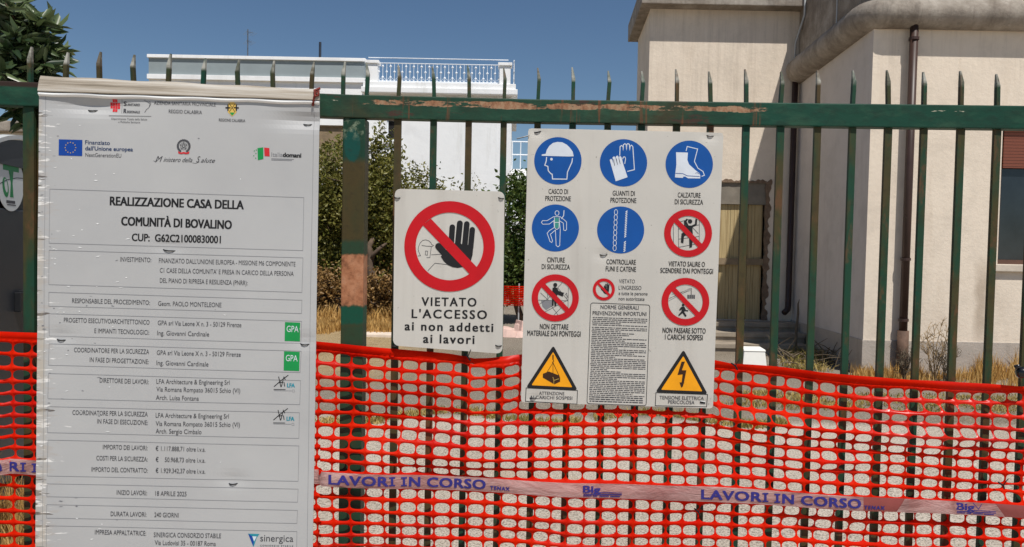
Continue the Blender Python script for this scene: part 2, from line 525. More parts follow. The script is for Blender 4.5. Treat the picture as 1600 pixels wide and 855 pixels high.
# ---- ground and plants
def mat_ground():
    g = G('pale_gravel_ground')
    big = g.noise(0.5, 6, 0.6)
    col = g.ramp(big, [(0.3, S(176, 164, 148)), (0.55, S(196, 184, 168)), (0.75, S(206, 196, 182))])
    far = g.band(g.math('ADD', g.xyz()[1], g.math('MULTIPLY', big, 0.3)), 7.2, 60, 0.12)
    col = g.mix(far, col, g.ramp(big, [(0.3, S(118, 108, 92)), (0.6, S(140, 130, 116)), (0.75, S(146, 132, 108))]))
    xx_ = g.math('ADD', g.xyz()[0], g.math('MULTIPLY', big, 1.5))
    straw = g.math('MULTIPLY', g.band(xx_, -40, -0.6, 0.5), g.band(g.xyz()[1], 9.0, 60, 0.8))
    col = g.mix(g.math('MULTIPLY', straw, 0.85), col, g.ramp(g.noise(6, 6, 0.7), [(0.3, S(150, 122, 76)), (0.7, S(192, 166, 118))]))
    peb = g.noise(78, 5, 0.8)
    col = g.mix(g.ramp(peb, [(0.40, 0.95), (0.52, 0.0)]), col, S(88, 79, 68))
    peb2 = g.noise(26, 4, 0.7, off=(3, 8, 0))
    col = g.mix(g.ramp(peb2, [(0.60, 0.0), (0.70, 0.55)]), col, S(120, 108, 94))
    lit = g.noise(80, 3, 0.7, off=(5, 5, 0))
    col = g.mix(g.ramp(lit, [(0.56, 0.0), (0.7, 0.7)]), col, S(226, 218, 206))
    soil = g.noise(0.8, 7, 0.7, off=(9, 3, 0))
    col = g.mix(g.ramp(soil, [(0.6, 0.0), (0.72, 0.5)]), col, S(168, 142, 106))
    return g.done(col, 0.95, 0, 0.15, g.bump(peb, 0.7, 0.012))
M['ground'] = mat_ground()

def mat_leaf(name, a, b, c, trans=0.25, rough=0.45, spec=0.4):
    g = G(name)
    oi = g.n('ShaderNodeNewGeometry', 'Random Per Island')
    col = g.ramp(oi, [(0.0, a), (0.5, b), (1.0, c)])
    f = g.noise(1.7, 5, 0.65)
    col = g.mix(g.ramp(f, [(0.42, 0.0), (0.66, 0.7)]), col, c)
    f3 = g.noise(2.6, 4, 0.6, off=(7, 7, 7))
    col = g.mix(g.ramp(f3, [(0.5, 0.0), (0.68, 0.6)]), col, a)
    return g.done(col, rough, 0, spec, trans=trans)
M['leaf_bush'] = mat_leaf('olive_bush_leaves', S(72, 80, 30), S(108, 110, 46), S(148, 140, 74), 0.35)
M['leaf_brown'] = mat_leaf('browned_leaves', S(92, 68, 38), S(134, 102, 58), S(168, 134, 82))
M['leaf_green'] = mat_leaf('green_tree_leaves', S(46, 70, 28), S(72, 98, 40), S(108, 122, 60), 0.35)
M['leaf_tree'] = mat_leaf('long_dark_leaves', S(30, 46, 26), S(54, 74, 40), S(110, 124, 82), 0.2, 0.35, 0.5)
M['drygrass'] = mat_leaf('dry_straw_blades', S(156, 116, 58), S(196, 154, 86), S(220, 184, 120), 0.25, 0.7, 0.2)
M['drymix'] = mat_leaf('half_dry_grass_blades', S(104, 104, 48), S(156, 138, 76), S(200, 174, 112), 0.25, 0.7, 0.2)
M['greengrass'] = mat_leaf('green_grass_blades', S(86, 98, 40), S(122, 124, 58), S(168, 152, 88), 0.25, 0.7, 0.2)
M['twig'] = plain('grey_brown_bark', S(92, 76, 62), 0.9, 0.25, 10, bump=0.5)
M['drytwig'] = plain('dry_pale_stems', S(150, 126, 92), 0.9, 0.2, 10)
M['deadtwig'] = plain('dead_dark_stems', S(96, 84, 68), 0.9, 0.2, 10)
M['toilet'] = plain('dark_grey_cabin_plastic', S(46, 49, 54), 0.45, 0.12, 2)
M['toilet_dark'] = plain('black_cabin_plastic', S(26, 27, 30), 0.5, 0.1, 4)
M['toilet_roof_highlight'] = plain('painted_roof_highlight', S(188, 190, 188), 0.5, 0.06, 3)  # pale tone paints the highlight on the roof edge
M['sticker'] = plain('white_sticker', S(196, 200, 200), 0.4, 0.04, 6)
M['sticker_green'] = plain('green_sticker_print', S(18, 120, 66), 0.4, 0.06, 6)
M['white_metal'] = plain('white_painted_metal', S(228, 232, 236), 0.5, 0.05, 4)
M['white_box'] = plain('white_foam', S(232, 230, 222), 0.8, 0.04, 6)
M['rubble'] = plain('pale_pink_rubble', S(206, 176, 164), 0.9, 0.2, 4, bump=0.6)
M['black_plastic'] = plain('glossy_black_plastic', S(18, 18, 22), 0.22, 0.1, 6, 0.6)

# ------------------------------------------------------------------ ground
gm = MB()
NX, NY = 90, 90
def gz(x, y):
    return 0.015 * math.sin(x * 0.9 + 1.3) * math.cos(y * 0.7) if abs(x) < 30 and 0 < y < 40 else 0.0
xs = [-1500, -300, -80] + [-30 + 60 * i / 60 for i in range(61)] + [80, 300, 1500]
ys = [-300, -60, -10] + [-2 + 46 * i / 70 for i in range(71)] + [80, 300, 3000]
vs = [(x, y, gz(x, y) - 0.015) for y in ys for x in xs]
n = len(xs)
gm.add(vs, [(j * n + i, j * n + i + 1, (j + 1) * n + i + 1, (j + 1) * n + i) for j in range(len(ys) - 1) for i in range(n - 1)])
tag(gm.build('ground', M['ground'], smooth=True), kind='structure')

# ------------------------------------------------------------------ wall with openings
def wall_grid(mb, A, B, z0, z1, holes, reveal):
    """upright wall from plan point A to B, holes = (s0, s1, z0, z1) along it; reveal = depth behind the face"""
    A = Vector((A[0], A[1], 0)); B = Vector((B[0], B[1], 0))
    L = (B - A).length
    u = (B - A) / L
    nrm = Vector((-u.y, u.x, 0))                  # towards the inside
    ss = sorted({0.0, L, *[h[0] for h in holes], *[h[1] for h in holes]})
    zs = sorted({z0, z1, *[h[2] for h in holes], *[h[3] for h in holes]})
    P = lambda s, z, d=0.0: A + u * s + nrm * d + Vector((0, 0, z))
    for i in range(len(ss) - 1):
        for j in range(len(zs) - 1):
            sm, zm = (ss[i] + ss[i + 1]) / 2, (zs[j] + zs[j + 1]) / 2
            if any(h[0] < sm < h[1] and h[2] < zm < h[3] for h in holes): continue
            mb.add([P(ss[i], zs[j]), P(ss[i + 1], zs[j]), P(ss[i + 1], zs[j + 1]), P(ss[i], zs[j + 1])], [(0, 1, 2, 3)])
    for a, b, c, d in holes:
        for q in ([P(a, c), P(a, d), P(a, d, reveal), P(a, c, reveal)], [P(b, d), P(b, c), P(b, c, reveal), P(b, d, reveal)],
                  [P(b, c), P(a, c), P(a, c, reveal), P(b, c, reveal)], [P(a, d), P(b, d), P(b, d, reveal), P(a, d, reveal)]):
            mb.add(q, [(0, 1, 2, 3)])

# ------------------------------------------------------------------ the cream building on the right
D1, D2 = 10.0, 12.85
X1 = at(1353, 400, D1).x
X2 = at(1240, 398, D2).x
XL = at(1013, 150, D2).x
bld = thing('plastered_building', (X1, D1, 0), 'cream plastered flat roofed building with boarded door and rounded concrete gutter', 'building')
WTOP = at(1420, 45, D1 - .05).z            # underside of the gutter
LTOP = at(1130, 16, D2).z            # soffit of the taller wing
PL = at(1342, 531, D1).z             # plinth top
XR = 17.0
def fX(px, py): return at(px, py, D1)
wx0 = fX(1563, 300).x - X1; wx1 = wx0 + 1.25
wz0 = fX(1575, 413).z; wz1 = fX(1575, 203).z
w = MB()
wall_grid(w, (X1, D1), (XR, D1), PL, WTOP + 0.3, [(wx0, wx1, wz0, wz1)], 0.16)
w.add([(XR, D1, 0), (XR, D1 + 9, 0), (XR, D1 + 9, WTOP + .3), (XR, D1, WTOP + .3)], [(0, 1, 2, 3)])
w.add([(XR, D1 + 9, 0), (X2, D1 + 9, 0), (X2, D1 + 9, WTOP + .3), (XR, D1 + 9, WTOP + .3)], [(0, 1, 2, 3)])
w.build('front_wall', M['plaster'], bld, fix=False)
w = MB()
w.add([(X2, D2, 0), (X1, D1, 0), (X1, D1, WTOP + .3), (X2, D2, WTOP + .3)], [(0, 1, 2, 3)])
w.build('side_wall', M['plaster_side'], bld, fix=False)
# plinth, 12 mm proud with a chamfered top edge
p = MB()
p.prism([(X1 - .014, D1 - .014), (XR, D1 - .014), (XR, D1 + .05), (X1 + .05, D1 + .05), (X2 + .05, D2 - .002), (X2 - .014, D2 - .002)], -0.1, PL)
p.build('plinth', M['plinth'], bld, bevel=0.006)
# roof slab, parapet and rounded gutter
RG = 0.20
OFF = 0.05
r = MB()
r.prism([(X1, D1 + .004), (XR, D1 + .004), (XR, D1 + 9), (X2, D1 + 9), (X2, D2 - .004)], WTOP + 0.302, WTOP + 0.42)
r.build('roof', M['concrete'], bld)
g_ = MB()
gz_ = WTOP + RG
path = [(XR, D1 - OFF)]
rc = 0.28
cx, cy = X1 - OFF + rc, D1 - OFF + rc
for k in range(0, 9):
    a = -math.pi / 2 - (math.pi / 2) * k / 8
    path.append((cx + rc * math.cos(a), cy + rc * math.sin(a)))
ex, ey = X2 - OFF, D2 - 0.10
for k in range(1, 9):
    t = k / 8
    path.append((X1 - OFF + (ex - X1 + OFF) * t, cy + (ey - cy) * t))
pts = [Vector((a, b, gz_ - .10 * max(0.0, min(1.0, (b - D1) / (D2 - D1))))) for a, b in path]
rr = [RG + .015 * max(0.0, min(1.0, (p_.y - D1) / (D2 - D1))) for p_ in pts]
d = (pts[-1] - pts[-2]).normalized()
e0 = pts[-1]
for k in range(1, 5):
    a = k / 4 * math.pi / 2
    pts.append(e0 + d * (0.09 * math.sin(a))); rr.append(max(0.012, (RG + .015) * math.cos(a)))
g_.tube(pts, rr, 28)
g_.build('rounded_gutter', M['concrete'], bld, smooth=True)
pa = MB()
o2 = 0.03
pa.prism([(X1 - o2, D1 - o2), (XR, D1 - o2), (XR, D1 + .1), (X1 + .1, D1 + .1), (X2 + .1, D2 - .01), (X2 - o2, D2 - .01)], gz_ + 0.05, gz_ + 1.05)
pa.build('parapet', M['concrete'], bld, bevel=0.01)
# small lightning conductor on the parapet side
lc = MB()
q = at(1290, 12, 11.2); q.x = X2 + (X1 - X2) * 0.5 - o2 - 0.012
lc.tube([(q.x, 11.2, gz_ + .2), (q.x, 11.2, gz_ + 1.0)], 0.012, 6)
lc.build('conductor_rod', M['galv'], bld)

# ---- taller left wing
dx0 = at(1058, 400, D2).x - XL; dx1 = at(1197, 400, D2).x - XL
dz0 = at(1160, 500, D2).z; dz1 = at(1150, 284, D2).z; dlin = at(1150, 319, D2).z
w = MB()
wall_grid(w, (XL, D2), (X2 + 0.3, D2), 0.0, LTOP + 0.01, [(dx0, dx1, dz0, dz1)], 0.14)
XLB, YB = XL + 0.11, D2 + 1.9
w.add([(XLB, YB, 0), (XL, D2, 0), (XL, D2, LTOP + .01), (XLB, YB, LTOP + .01)], [(0, 1, 2, 3)])
w.add([(X2 + 5, D2, WTOP), (X2 + .3, D2, WTOP), (X2 + .3, D2, LTOP + .01), (X2 + 5, D2, LTOP + .01)], [(3, 2, 1, 0)])
w.add([(X2 + 5, YB, 0), (XLB, YB, 0), (XLB, YB, LTOP + .01), (X2 + 5, YB, LTOP + .01)], [(0, 1, 2, 3)])
w.add([(X2 + 5, D2, 0), (X2 + 5, YB, 0), (X2 + 5, YB, LTOP + .01), (X2 + 5, D2, LTOP + .01)], [(0, 1, 2, 3)])
w.build('wing_wall', M['plaster'], bld, fix=False)
ev = MB()
ov = 0.28
ev.prism([(XL - 0.20, D2 - ov), (X2 + 5.2, D2 - ov), (X2 + 5.2, YB + .2), (XLB - .18, YB + .15)], LTOP, LTOP + 0.34)
ev.build('eave_slab', M['concrete'], bld, bevel=0.012)
# doorway: lintel, boards, transom, ragged masonry edge
dr = MB()
dr.box(XL + dx0 + .002, XL + dx1 - .002, D2 + 0.03, D2 + 0.13, dlin, dz1 - .002)
dr.build('door_lintel', M['lintel'], bld)
bd = thing('boarded_door', (0, 0, 0), None, None); bd.parent = bld; bd.location = (0, 0, 0); WORLD_OF[bd.name] = wpos(bld)
ztr0, ztr1 = at(1160, 414, D2).z, at(1160, 404, D2).z
nb = 8
for k in range(nb):
    xa = XL + dx0 + (dx1 - dx0 - 0.05) * k / nb; xb = XL + dx0 + (dx1 - dx0 - 0.05) * (k + 1) / nb - 0.006
    b = MB(); j = random.uniform(0, .012)
    b.box(xa, xb, D2 + 0.075 + j, D2 + 0.095 + j, dz0 + 0.004, dlin - 0.004)
    b.build('board', M['ply'], bd)
b = MB(); b.box(XL + dx0 + .004, XL + dx1 - .004, D2 + 0.01, D2 + 0.07, ztr0, ztr1)
b.build('crossbar', M['timber'], bd)
b = MB(); xk = at(1165, 400, D2).x
b.box(xk - .02, xk + .02, D2 + 0.045, D2 + 0.072, dz0 + .004, ztr0 - .003); b.box(xk - .02, xk + .02, D2 + 0.045, D2 + 0.072, ztr1 + .003, dlin - .004)
b.build('upright', M['timber'], bd)
rg = MB()
rz = random.Random(3)
def ragged(path, inner, y0, y1):
    n = len(path)
    vs = [(a, y0 + rz.uniform(-.004, .004), b) for a, b in path] + [(a, y0 + rz.uniform(-.003, .003), b) for a, b in inner]
    vs += [(a, y1, b) for a, b in path] + [(a, y1, b) for a, b in inner]
    fs = []
    for k in range(n - 1):
        fs += [(k, k + 1, n + k + 1, n + k), (2 * n + k, 3 * n + k, 3 * n + k + 1, 2 * n + k + 1), (k, 2 * n + k, 2 * n + k + 1, k + 1), (n + k, n + k + 1, 3 * n + k + 1, 3 * n + k)]
    rg.add(vs, fs)
nz = 60
def jag(k, s): return .022 * math.sin(k * .55 + s) + .014 * math.sin(k * 1.7 + 2 * s) + rz.uniform(-.012, .012)
xe = XL + dx1
ragged([(xe + .035 + jag(k, 1), dz0 + (dz1 + .06 - dz0) * k / nz) for k in range(nz + 1)], [(xe - .035 + .5 * jag(k, 4), dz0 + (dz1 - .01 - dz0) * k / nz) for k in range(nz + 1)], D2 - .008, D2 + .05)
ragged([(XL + dx0 + (dx1 - dx0 - .03) * k / nz, dz1 + .03 + .7 * jag(k, 2)) for k in range(nz + 1)], [(XL + dx0 + (dx1 - dx0 - .03) * k / nz, dz1 - .016) for k in range(nz + 1)], D2 - .007, D2 + .02)
rg.build('broken_edge', M['brick_edge'], bld)
# steps
st = thing('entrance_steps', (0, 0, 0), None, None); st.parent = bld; WORLD_OF[st.name] = wpos(bld)
for k, (yy, zt) in enumerate(((D2 - 0.45, dz0 - 0.005), (D2 - 0.78, dz0 * 0.68), (D2 - 1.1, dz0 * 0.34))):
    s_ = MB()
    s_.box(XL + dx0 - 0.3, X2 - 0.016 - 0.05 * k, yy, D2 - 0.003 if k == 0 else yy + .33 - .003, -0.1 if k == 0 else -0.1, zt)
    s_.box(XL + dx0 - 0.32, X2 - 0.014 - 0.05 * k, yy - 0.03, yy - .002, zt - 0.07, zt + .004)
    s_.build('step', M['step'], st, bevel=0.008)
# window of the right wing
wi = thing('window', (0, 0, 0), None, None); wi.parent = bld; WORLD_OF[wi.name] = wpos(bld)
zsh = fX(1575, 262).z
f_ = MB()
xa, xb = X1 + wx0, X1 + wx1
for (a, b, c, d_) in ((xa, xa + .05, wz0, wz1), (xb - .05, xb, wz0, wz1), (xa + .051, xb - .051, wz0, wz0 + .06), ((xa + xb) / 2 - .03, (xa + xb) / 2 + .03, wz0 + .061, zsh - .03)):
    f_.box(a, b, D1 + .07, D1 + .12, c, d_)
f_.build('frame', M['frame'], wi)
s_ = MB(); s_.box(xa + .052, xb - .052, D1 + .045, D1 + .065, zsh, wz1 - .002)
s_.build('roller_shutter', M['shutter'], wi)
s_ = MB(); s_.box(xa + .052, xb - .052, D1 + .1, D1 + .108, wz0 + .062, wz1)
s_.build('pane', M['glass'], wi)
s_ = MB(); s_.box(xa - .1, xb + .1, D1 - .06, D1 + .06, wz0 - .10, wz0 - .003)
s_.build('sill', M['sill'], wi, bevel=.01)
# downpipes
dp = MB()
xp = fX(1413, 300).x; yp = D1 - 0.10
dp.tube([(xp, yp, WTOP + .05), (xp, yp, 0.55)], 0.052, 14)
dpo = dp.build('downpipe', M['brown_pipe'], bld, smooth=True)
for z in (at(1420, 64, D1).z, at(1409, 405, D1).z, at(1407, 499, D1).z):
    c_ = MB()
    c_.tube([(xp, yp, z - .018), (xp, yp, z + .018)], 0.064, 14)
    c_.box(xp - .012, xp + .012, yp + .04, D1 + .004, z - .01, z + .01)
    c_.build('collar', M['brown_pipe'], dpo)
c_ = MB(); c_.tube([(xp - .0, yp, 0.60), (xp, yp, 0.0)], [0.072, 0.074], 14)
c_.build('cast_foot', plain('rusty_cast_iron', S(96, 74, 60), 0.8, 0.35, 9, bump=.5), dpo, smooth=True)
dp = MB()
xq = at(1234, 398, D2 - .1).x
zb = at(1226, 488, D2 - .1).z
dp.tube([(xq, D2 - .1, WTOP + .06), (xq, D2 - .1, zb + .12), (xq - .02, D2 - .13, zb + .05), (xq - .10, D2 - .2, zb)], 0.05, 12)
dp.build('downpipe', plain('dark_brown_pipe', S(58, 42, 38), 0.5, 0.15, 5), bld, smooth=True)
# conduit on the wing wall beside the gutter
cd = MB()
xc = at(1256, 60, D2 - ov - .03).x
cd.tube([(xc, D2 - ov - .03, LTOP + .5), (xc, D2 - ov - .03, LTOP - .15), (xc - .04, D2 - .05, LTOP - .55), (xc - .05, D2 - .03, LTOP - 1.2)], 0.018, 8)
cd.build('conduit', M['galv'], bld, smooth=True)

# ------------------------------------------------------------------ white house far behind
DH = 25.0
hx0 = at(233, 100, DH).x; hx1 = at(572, 100, DH).x; hx2 = at(797, 120, DH).x
def hz(px, py): return at(px, py, DH).z
house = thing('white_house', ((hx0 + hx2) / 2, DH, 0), 'white two storey house with roof terrace railing behind the shrubs', 'house')
zw = hz(500, 129)
w = MB()
wa = [(at(520, 200, DH).x - .55 - hx0, at(545, 200, DH).x - hx0, hz(530, 262), hz(530, 196)),
      (at(600, 200, DH).x - hx0, at(619, 200, DH).x - hx0, hz(610, 222), hz(610, 186))]
wall_grid(w, (hx0, DH), (hx1, DH), 0, zw, [wa[0]], .2)
w.add([(hx0, DH + 8, 0), (hx0, DH, 0), (hx0, DH, zw), (hx0, DH + 8, zw)], [(0, 1, 2, 3)])
w.add([(hx1, DH + 8, 0), (hx0, DH + 8, 0), (hx0, DH + 8, zw), (hx1, DH + 8, zw)], [(0, 1, 2, 3)])
w.add([(hx0, DH, zw), (hx1, DH, zw), (hx1, DH + 8, zw), (hx0, DH + 8, zw)], [(0, 1, 2, 3)])
w.build('wall', M['white_wall'], house, fix=False)
# projecting right part
DP = DH - 0.5
pz = at(680, 148, DP).z
px0 = at(574, 150, DP).x; px1 = at(800, 150, DP).x
w = MB()
w1 = (at(604, 200, DP).x - px0, at(621, 200, DP).x - px0, at(610, 220, DP).z, at(610, 186, DP).z)
wall_grid(w, (px0, DP), (px1, DP), 0, pz, [w1], .2)
w.add([(px0, DP + 8, 0), (px0, DP, 0), (px0, DP, pz), (px0, DP + 8, pz)], [(0, 1, 2, 3)])
w.add([(px1, DP, 0), (px1, DP + 7, 0), (px1, DP + 7, pz), (px1, DP, pz)], [(0, 1, 2, 3)])
w.add([(px1, DP + 7, 0), (px0, DP + 8, 0), (px0, DP + 8, pz), (px1, DP + 7, pz)], [(0, 1, 2, 3)])
w.build('wall', M['white_wall'], house, fix=False)
s_ = MB(); s_.box(px0 - .15, px1 + .18, DP - .32, DP + 7.2, pz - .02, pz + .16)
s_.box(px0 - .10, px1 + .12, DP - .26, DP + 7.1, pz + .161, pz + .34)
s_.build('terrace_slab', M['white_wall'], house, bevel=.02)
# parapet of the left part
zc = hz(400, 94)
s_ = MB(); s_.box(hx0, px0 - .2, DH - .03, DH + .2, zw + .16, zc)
s_.build('parapet_panel', M['grey_parapet'], house)
s_ = MB(); s_.box(hx0 - .03, px0 - .16, DH - .1, DH + .26, zc + .002, zc + .11)
s_.box(hx0 - .03, px0 - .16, DH - .1, DH + .26, zw, zw + .158)
s_.build('coping', M['white_wall'], house, bevel=.01)
# terrace posts and railing
zr = pz + .34
ztop = at(680, 96, DP - .2).z
for x in (px0 + .0, px1 - .42):
    tp = MB()
    tp.box(x, x + .36, DP - .2, DP + .14, zr + .002, ztop - .1)
    tp.box(x - .05, x + .41, DP - .25, DP + .19, ztop - .098, ztop)
    tp.build('terrace_post', M['white_wall'], house, bevel=.01)
rl = MB()
xa, xb = px0 + .38, px1 - .44
for z in (ztop + .12, ztop - .05):
    rl.tube([(xa - .35, DP - .05, z), (xb + .3, DP - .05, z)], 0.015, 6)
rl.tube([(xa, DP - .05, zr + .06), (xb, DP - .05, zr + .06)], 0.018, 6)
nb = 31
hh = ztop - .05 - zr - .06
for k in range(nb + 1):
    x = xa + (xb - xa) * k / nb
    rl.tube([(x, DP - .05, zr + .06), (x, DP - .05, ztop - .05)], 0.009, 5)
    for t in ((.22, .82) if k % 2 else (.52,)):
        z = zr + .06 + hh * t
        rl.add([(x - .045, DP - .05, z), (x, DP - .08, z), (x + .045, DP - .05, z), (x, DP - .02, z), (x, DP - .05, z + .055), (x, DP - .05, z - .055)],
               [(0, 1, 4), (1, 2, 4), (2, 3, 4), (3, 0, 4), (1, 0, 5), (2, 1, 5), (3, 2, 5), (0, 3, 5)])
    if k < nb:
        x2 = x + (xb - xa) / nb
        rl.tube([(x, DP - .05, zr + .07), ((x + x2) / 2, DP - .05, zr + .16), (x2, DP - .05, zr + .07)], 0.007, 4)
rl.build('railing', M['white_metal'], house)
rl = MB()
for z in (ztop + .1, zr + .2, zr + .45): rl.tube([(px1 + .05, DP - .1, z), (px1 + .05, DP + 5, z)], 0.02, 6)
for k in range(26): rl.tube([(px1 + .05, DP + 5 * k / 25, zr), (px1 + .05, DP + 5 * k / 25, ztop + .1)], 0.014, 5)
rl.build('railing', M['white_metal'], house)
# windows
def far_window(Y, xA, xB, z0, z1, open_mat, x_off):
    wn_ = MB(); wn_.box(xA + .02, xB - .02, Y + .1, Y + .14, z0 + .02, z1 - .02)
    fr = MB()
    for (a, b, c, d_) in ((xA, xA + .05, z0, z1), (xB - .05, xB, z0, z1), (xA + .052, xB - .052, z0, z0 + .05), (xA + .052, xB - .052, z1 - .05, z1)):
        fr.box(a, b, Y + .05, Y + .095, c, d_)
    fo = fr.build('window', M['white_metal'] if open_mat == 'dark' else M['timber'], house)
    wn_.build('pane', M[open_mat], fo)
    sl = MB(); sl.box(xA - .1, xB + .1, Y - .1, Y + .04, z0 - .1, z0 - .003); sl.build('sill', M['white_wall'], fo)
far_window(DP, px0 + w1[0], px0 + w1[1], w1[2], w1[3], 'dark', 0)
far_window(DH, hx0 + wa[0][0], hx0 + wa[0][1], wa[0][2], wa[0][3], 'timber', 0)
# balcony on the right flank, with rails and an outside stair below
bz = at(805, 268, DP + 2).z
bc = MB(); bc.box(px1 + .002, px1 + .95, DP + 1.2, DP + 4, bz - .15, bz)
bco = bc.build('balcony', M['white_wall'], house)
br = MB()
for z in (bz + .95, bz + .5): 
    br.tube([(px1 + .02, DP + 1.25, z), (px1 + .92, DP + 1.25, z), (px1 + .92, DP + 4, z)], 0.025, 6)
for k in range(4): br.tube([(px1 + .04 + .29 * k, DP + 1.25, bz), (px1 + .04 + .29 * k, DP + 1.25, bz + .95)], .02, 6)
for k in range(1, 8): br.tube([(px1 + .92, DP + 1.25 + .39 * k, bz), (px1 + .92, DP + 1.25 + .39 * k, bz + .95)], .02, 6)
br.build('balcony_rail', M['white_metal'], bco)
sw = MB()
ns = 11
for k in range(ns):
    sw.box(px1 + .05 + .0, px1 + .9, DP + 1.2 - .27 * (k + 1), DP + 1.2 - .27 * k - .003, bz - .17 * (k + 1) - .3, bz - .17 * (k + 1))
sw.build('outside_stair', M['white_wall'], house)
# antennas
M['aerial'] = plain('weathered_dark_aerial', S(84, 92, 102), .6)
mast = at(387, 88, DH + 2)
zt = at(387, 46, DH + 2).z
an = thing('roof_antenna', (mast.x, DH + 2, zw), 'thin lattice television aerial on the roof of the white house', 'antenna')
a_ = MB(); a_.tube([(mast.x, DH + 2, zw + .0), (mast.x, DH + 2, zt)], 0.022, 6); a_.build('mast', M['aerial'], an)
a_ = MB()
for z, L_ in ((zt - .12, .25), (zt - .45, .2)):
    a_.tube([(mast.x - .06, DH + 2.05, z + .05), (mast.x + L_, DH + 1.8, z - .06)], 0.009, 5)
    for t in range(5):
        x = mast.x - .06 + (L_ + .06) * t / 4
        a_.tube([(x - .05, DH + 1.85, z - .12 - .01 * t), (x + .05, DH + 2.1, z + .14 - .03 * t)], 0.005, 4)
a_.build('aerial', M['aerial'], an)
q = at(500, 92, DH + 1)
a_ = MB(); a_.tube([(q.x, DH + 1, zw + .0), (q.x, DH + 1, at(500, 66, DH + 1).z)], 0.045, 8)
a_.tube([(q.x, DH + 1, zw + .0), (q.x, DH + 1, zw + .06)], 0.12, 8)
tag(a_.build('roof_pole', plain('dark_steel_pole', S(40, 48, 60), .5), None), 'bare dark pole standing on the flat roof of the white house', 'pole')

# ------------------------------------------------------------------ low outbuilding far left
ob = thing('low_outbuilding', (-11, 14, 0), 'low pale rendered outbuilding showing beside the fence under the tree', 'building')
o_ = MB(); o_.box(-16, -7.4, 14, 19, 0, 3.6); o_.build('wall', mat_plaster('pale_grey_render', S(196, 194, 188), S(160, 156, 148)), ob)
o_ = MB(); o_.box(-16.2, -7.2, 13.8, 19.2, 3.602, 3.8); o_.build('roof', M['concrete'], ob, bevel=.02)

# ------------------------------------------------------------------ metal fence
FPTS = [(-200, 2.53), (0, 2.56), (60, 2.575), (550, 2.68), (840, 2.70), (1280, 2.675), (1600, 2.65), (1800, 2.635)]
FXY = [(at(a, 400, y).x, y) for a, y in FPTS]
def fy(x):
    for (x0, y0), (x1, y1) in zip(FXY, FXY[1:]):
        if x <= x1 or (x1, y1) == FXY[-1]:
            return y0 + (y1 - y0) * (x - x0) / (x1 - x0)
fence = thing('metal_fence', (0, 2.7, 0), 'green painted rusty steel fence of pointed square pickets under one rail', 'fence')
def rail(name, z0, z1, depth, y_off, mat):
    r = MB()
    vs, fs = [], []
    xs_ = [FXY[0][0], *[p[0] for p in FXY[1:-1]], FXY[-1][0]]
    for x in xs_:
        y = fy(x) + y_off
        vs += [(x, y, z0), (x, y, z1), (x, y + depth, z1), (x, y + depth, z0)]
    for i in range(len(xs_) - 1):
        a, b = i * 4, i * 4 + 4
        for k in range(4):
            fs.append((a + k, a + (k + 1) % 4, b + (k + 1) % 4, b + k))
    fs += [(0, 1, 2, 3), tuple(len(vs) - 4 + k for k in (3, 2, 1, 0))]
    r.add(vs, fs)
    return r.build(name, mat, fence, bevel=0.004)
rail('top_rail', ZR0, ZR1, 0.05, 0.0, M['rail'])
rail('bottom_rail', 0.10, 0.16, 0.04, 0.006, M['picket'])
# pickets: the position of each spike in the photograph, at rail height
spikes = [-69, -14, 42, 98, 152, 206, 260, 315, 370, 425, 485, 535, 572, 622, 678, 733, 788, 841, 896, 951, 1004, 1059, 1112, 1168, 1222, 1280, 1335, 1391, 1447, 1505, 1562, 1619, 1676]
rp = random.Random(5)
# the square bars stop under the rail; each spike is the bar's own flattened tip standing on the rail
for i, sx in enumerate(spikes):
    post = 530 < sx < 540 or 570 < sx < 575
    yb = 2.7
    P0 = at(sx, 145, fy(at(sx, 145, 2.66).x) + .012)
    x = P0.x; y = fy(x) + .012
    m = MB()
    hw = 0.0120 + rp.uniform(-.0005, .0008)
    if 40 < sx < 44: hw = 0.019
    ln = rp.uniform(-.004, .004)
    if not post:
        m.box(x - hw, x + hw, y, y + .014, -0.05, ZR0 - .001)
    # spike
    zt_ = ZR1 + 0.118 + rp.uniform(-.008, .008)
    tw = 0.0064
    za = ZR1 + 0.0005
    zm = zt_ - 0.042
    sgn = -1 if sx > 560 else 1
    tipx = x + ln - sgn * -0.006
    m.hexa([(x - tw, y + .004, za), (x + tw, y + .004, za), (x + tw, y + .02, za), (x - tw, y + .02, za)],
           [(x - tw + ln, y + .004, zm), (x + tw + ln, y + .004, zm), (x + tw + ln, y + .02, zm), (x - tw + ln, y + .02, zm)])
    m.hexa([(x - tw + ln, y + .004, zm + .0004), (x + tw + ln, y + .004, zm + .0004), (x + tw + ln, y + .02, zm + .0004), (x - tw + ln, y + .02, zm + .0004)],
           [(tipx - .0022, y + .008, zt_), (tipx + .0022, y + .008, zt_), (tipx + .0022, y + .016, zt_), (tipx - .0022, y + .016, zt_)])
    m.build('spike' if post else 'picket', M['picket'], fence)
def square_post(px0, px1, name='post'):
    yq = 2.68
    a = at(px0, 300, yq).x; b = at(px1, 300, yq).x
    y = fy((a + b) / 2)
    m = MB(); m.box(a, b, y + .004, y + .08, -.1, ZR0 - .001)
    return m.build(name, M['post'], fence, bevel=.004)
square_post(534, 569)
# older green post behind the first picket on the left
a = at(50, 300, 2.62).x
m = MB(); m.box(a, a + .06, 2.61, 2.67, -.1, ZR0 - .001); m.build('post', M['picket'], fence, bevel=.004)

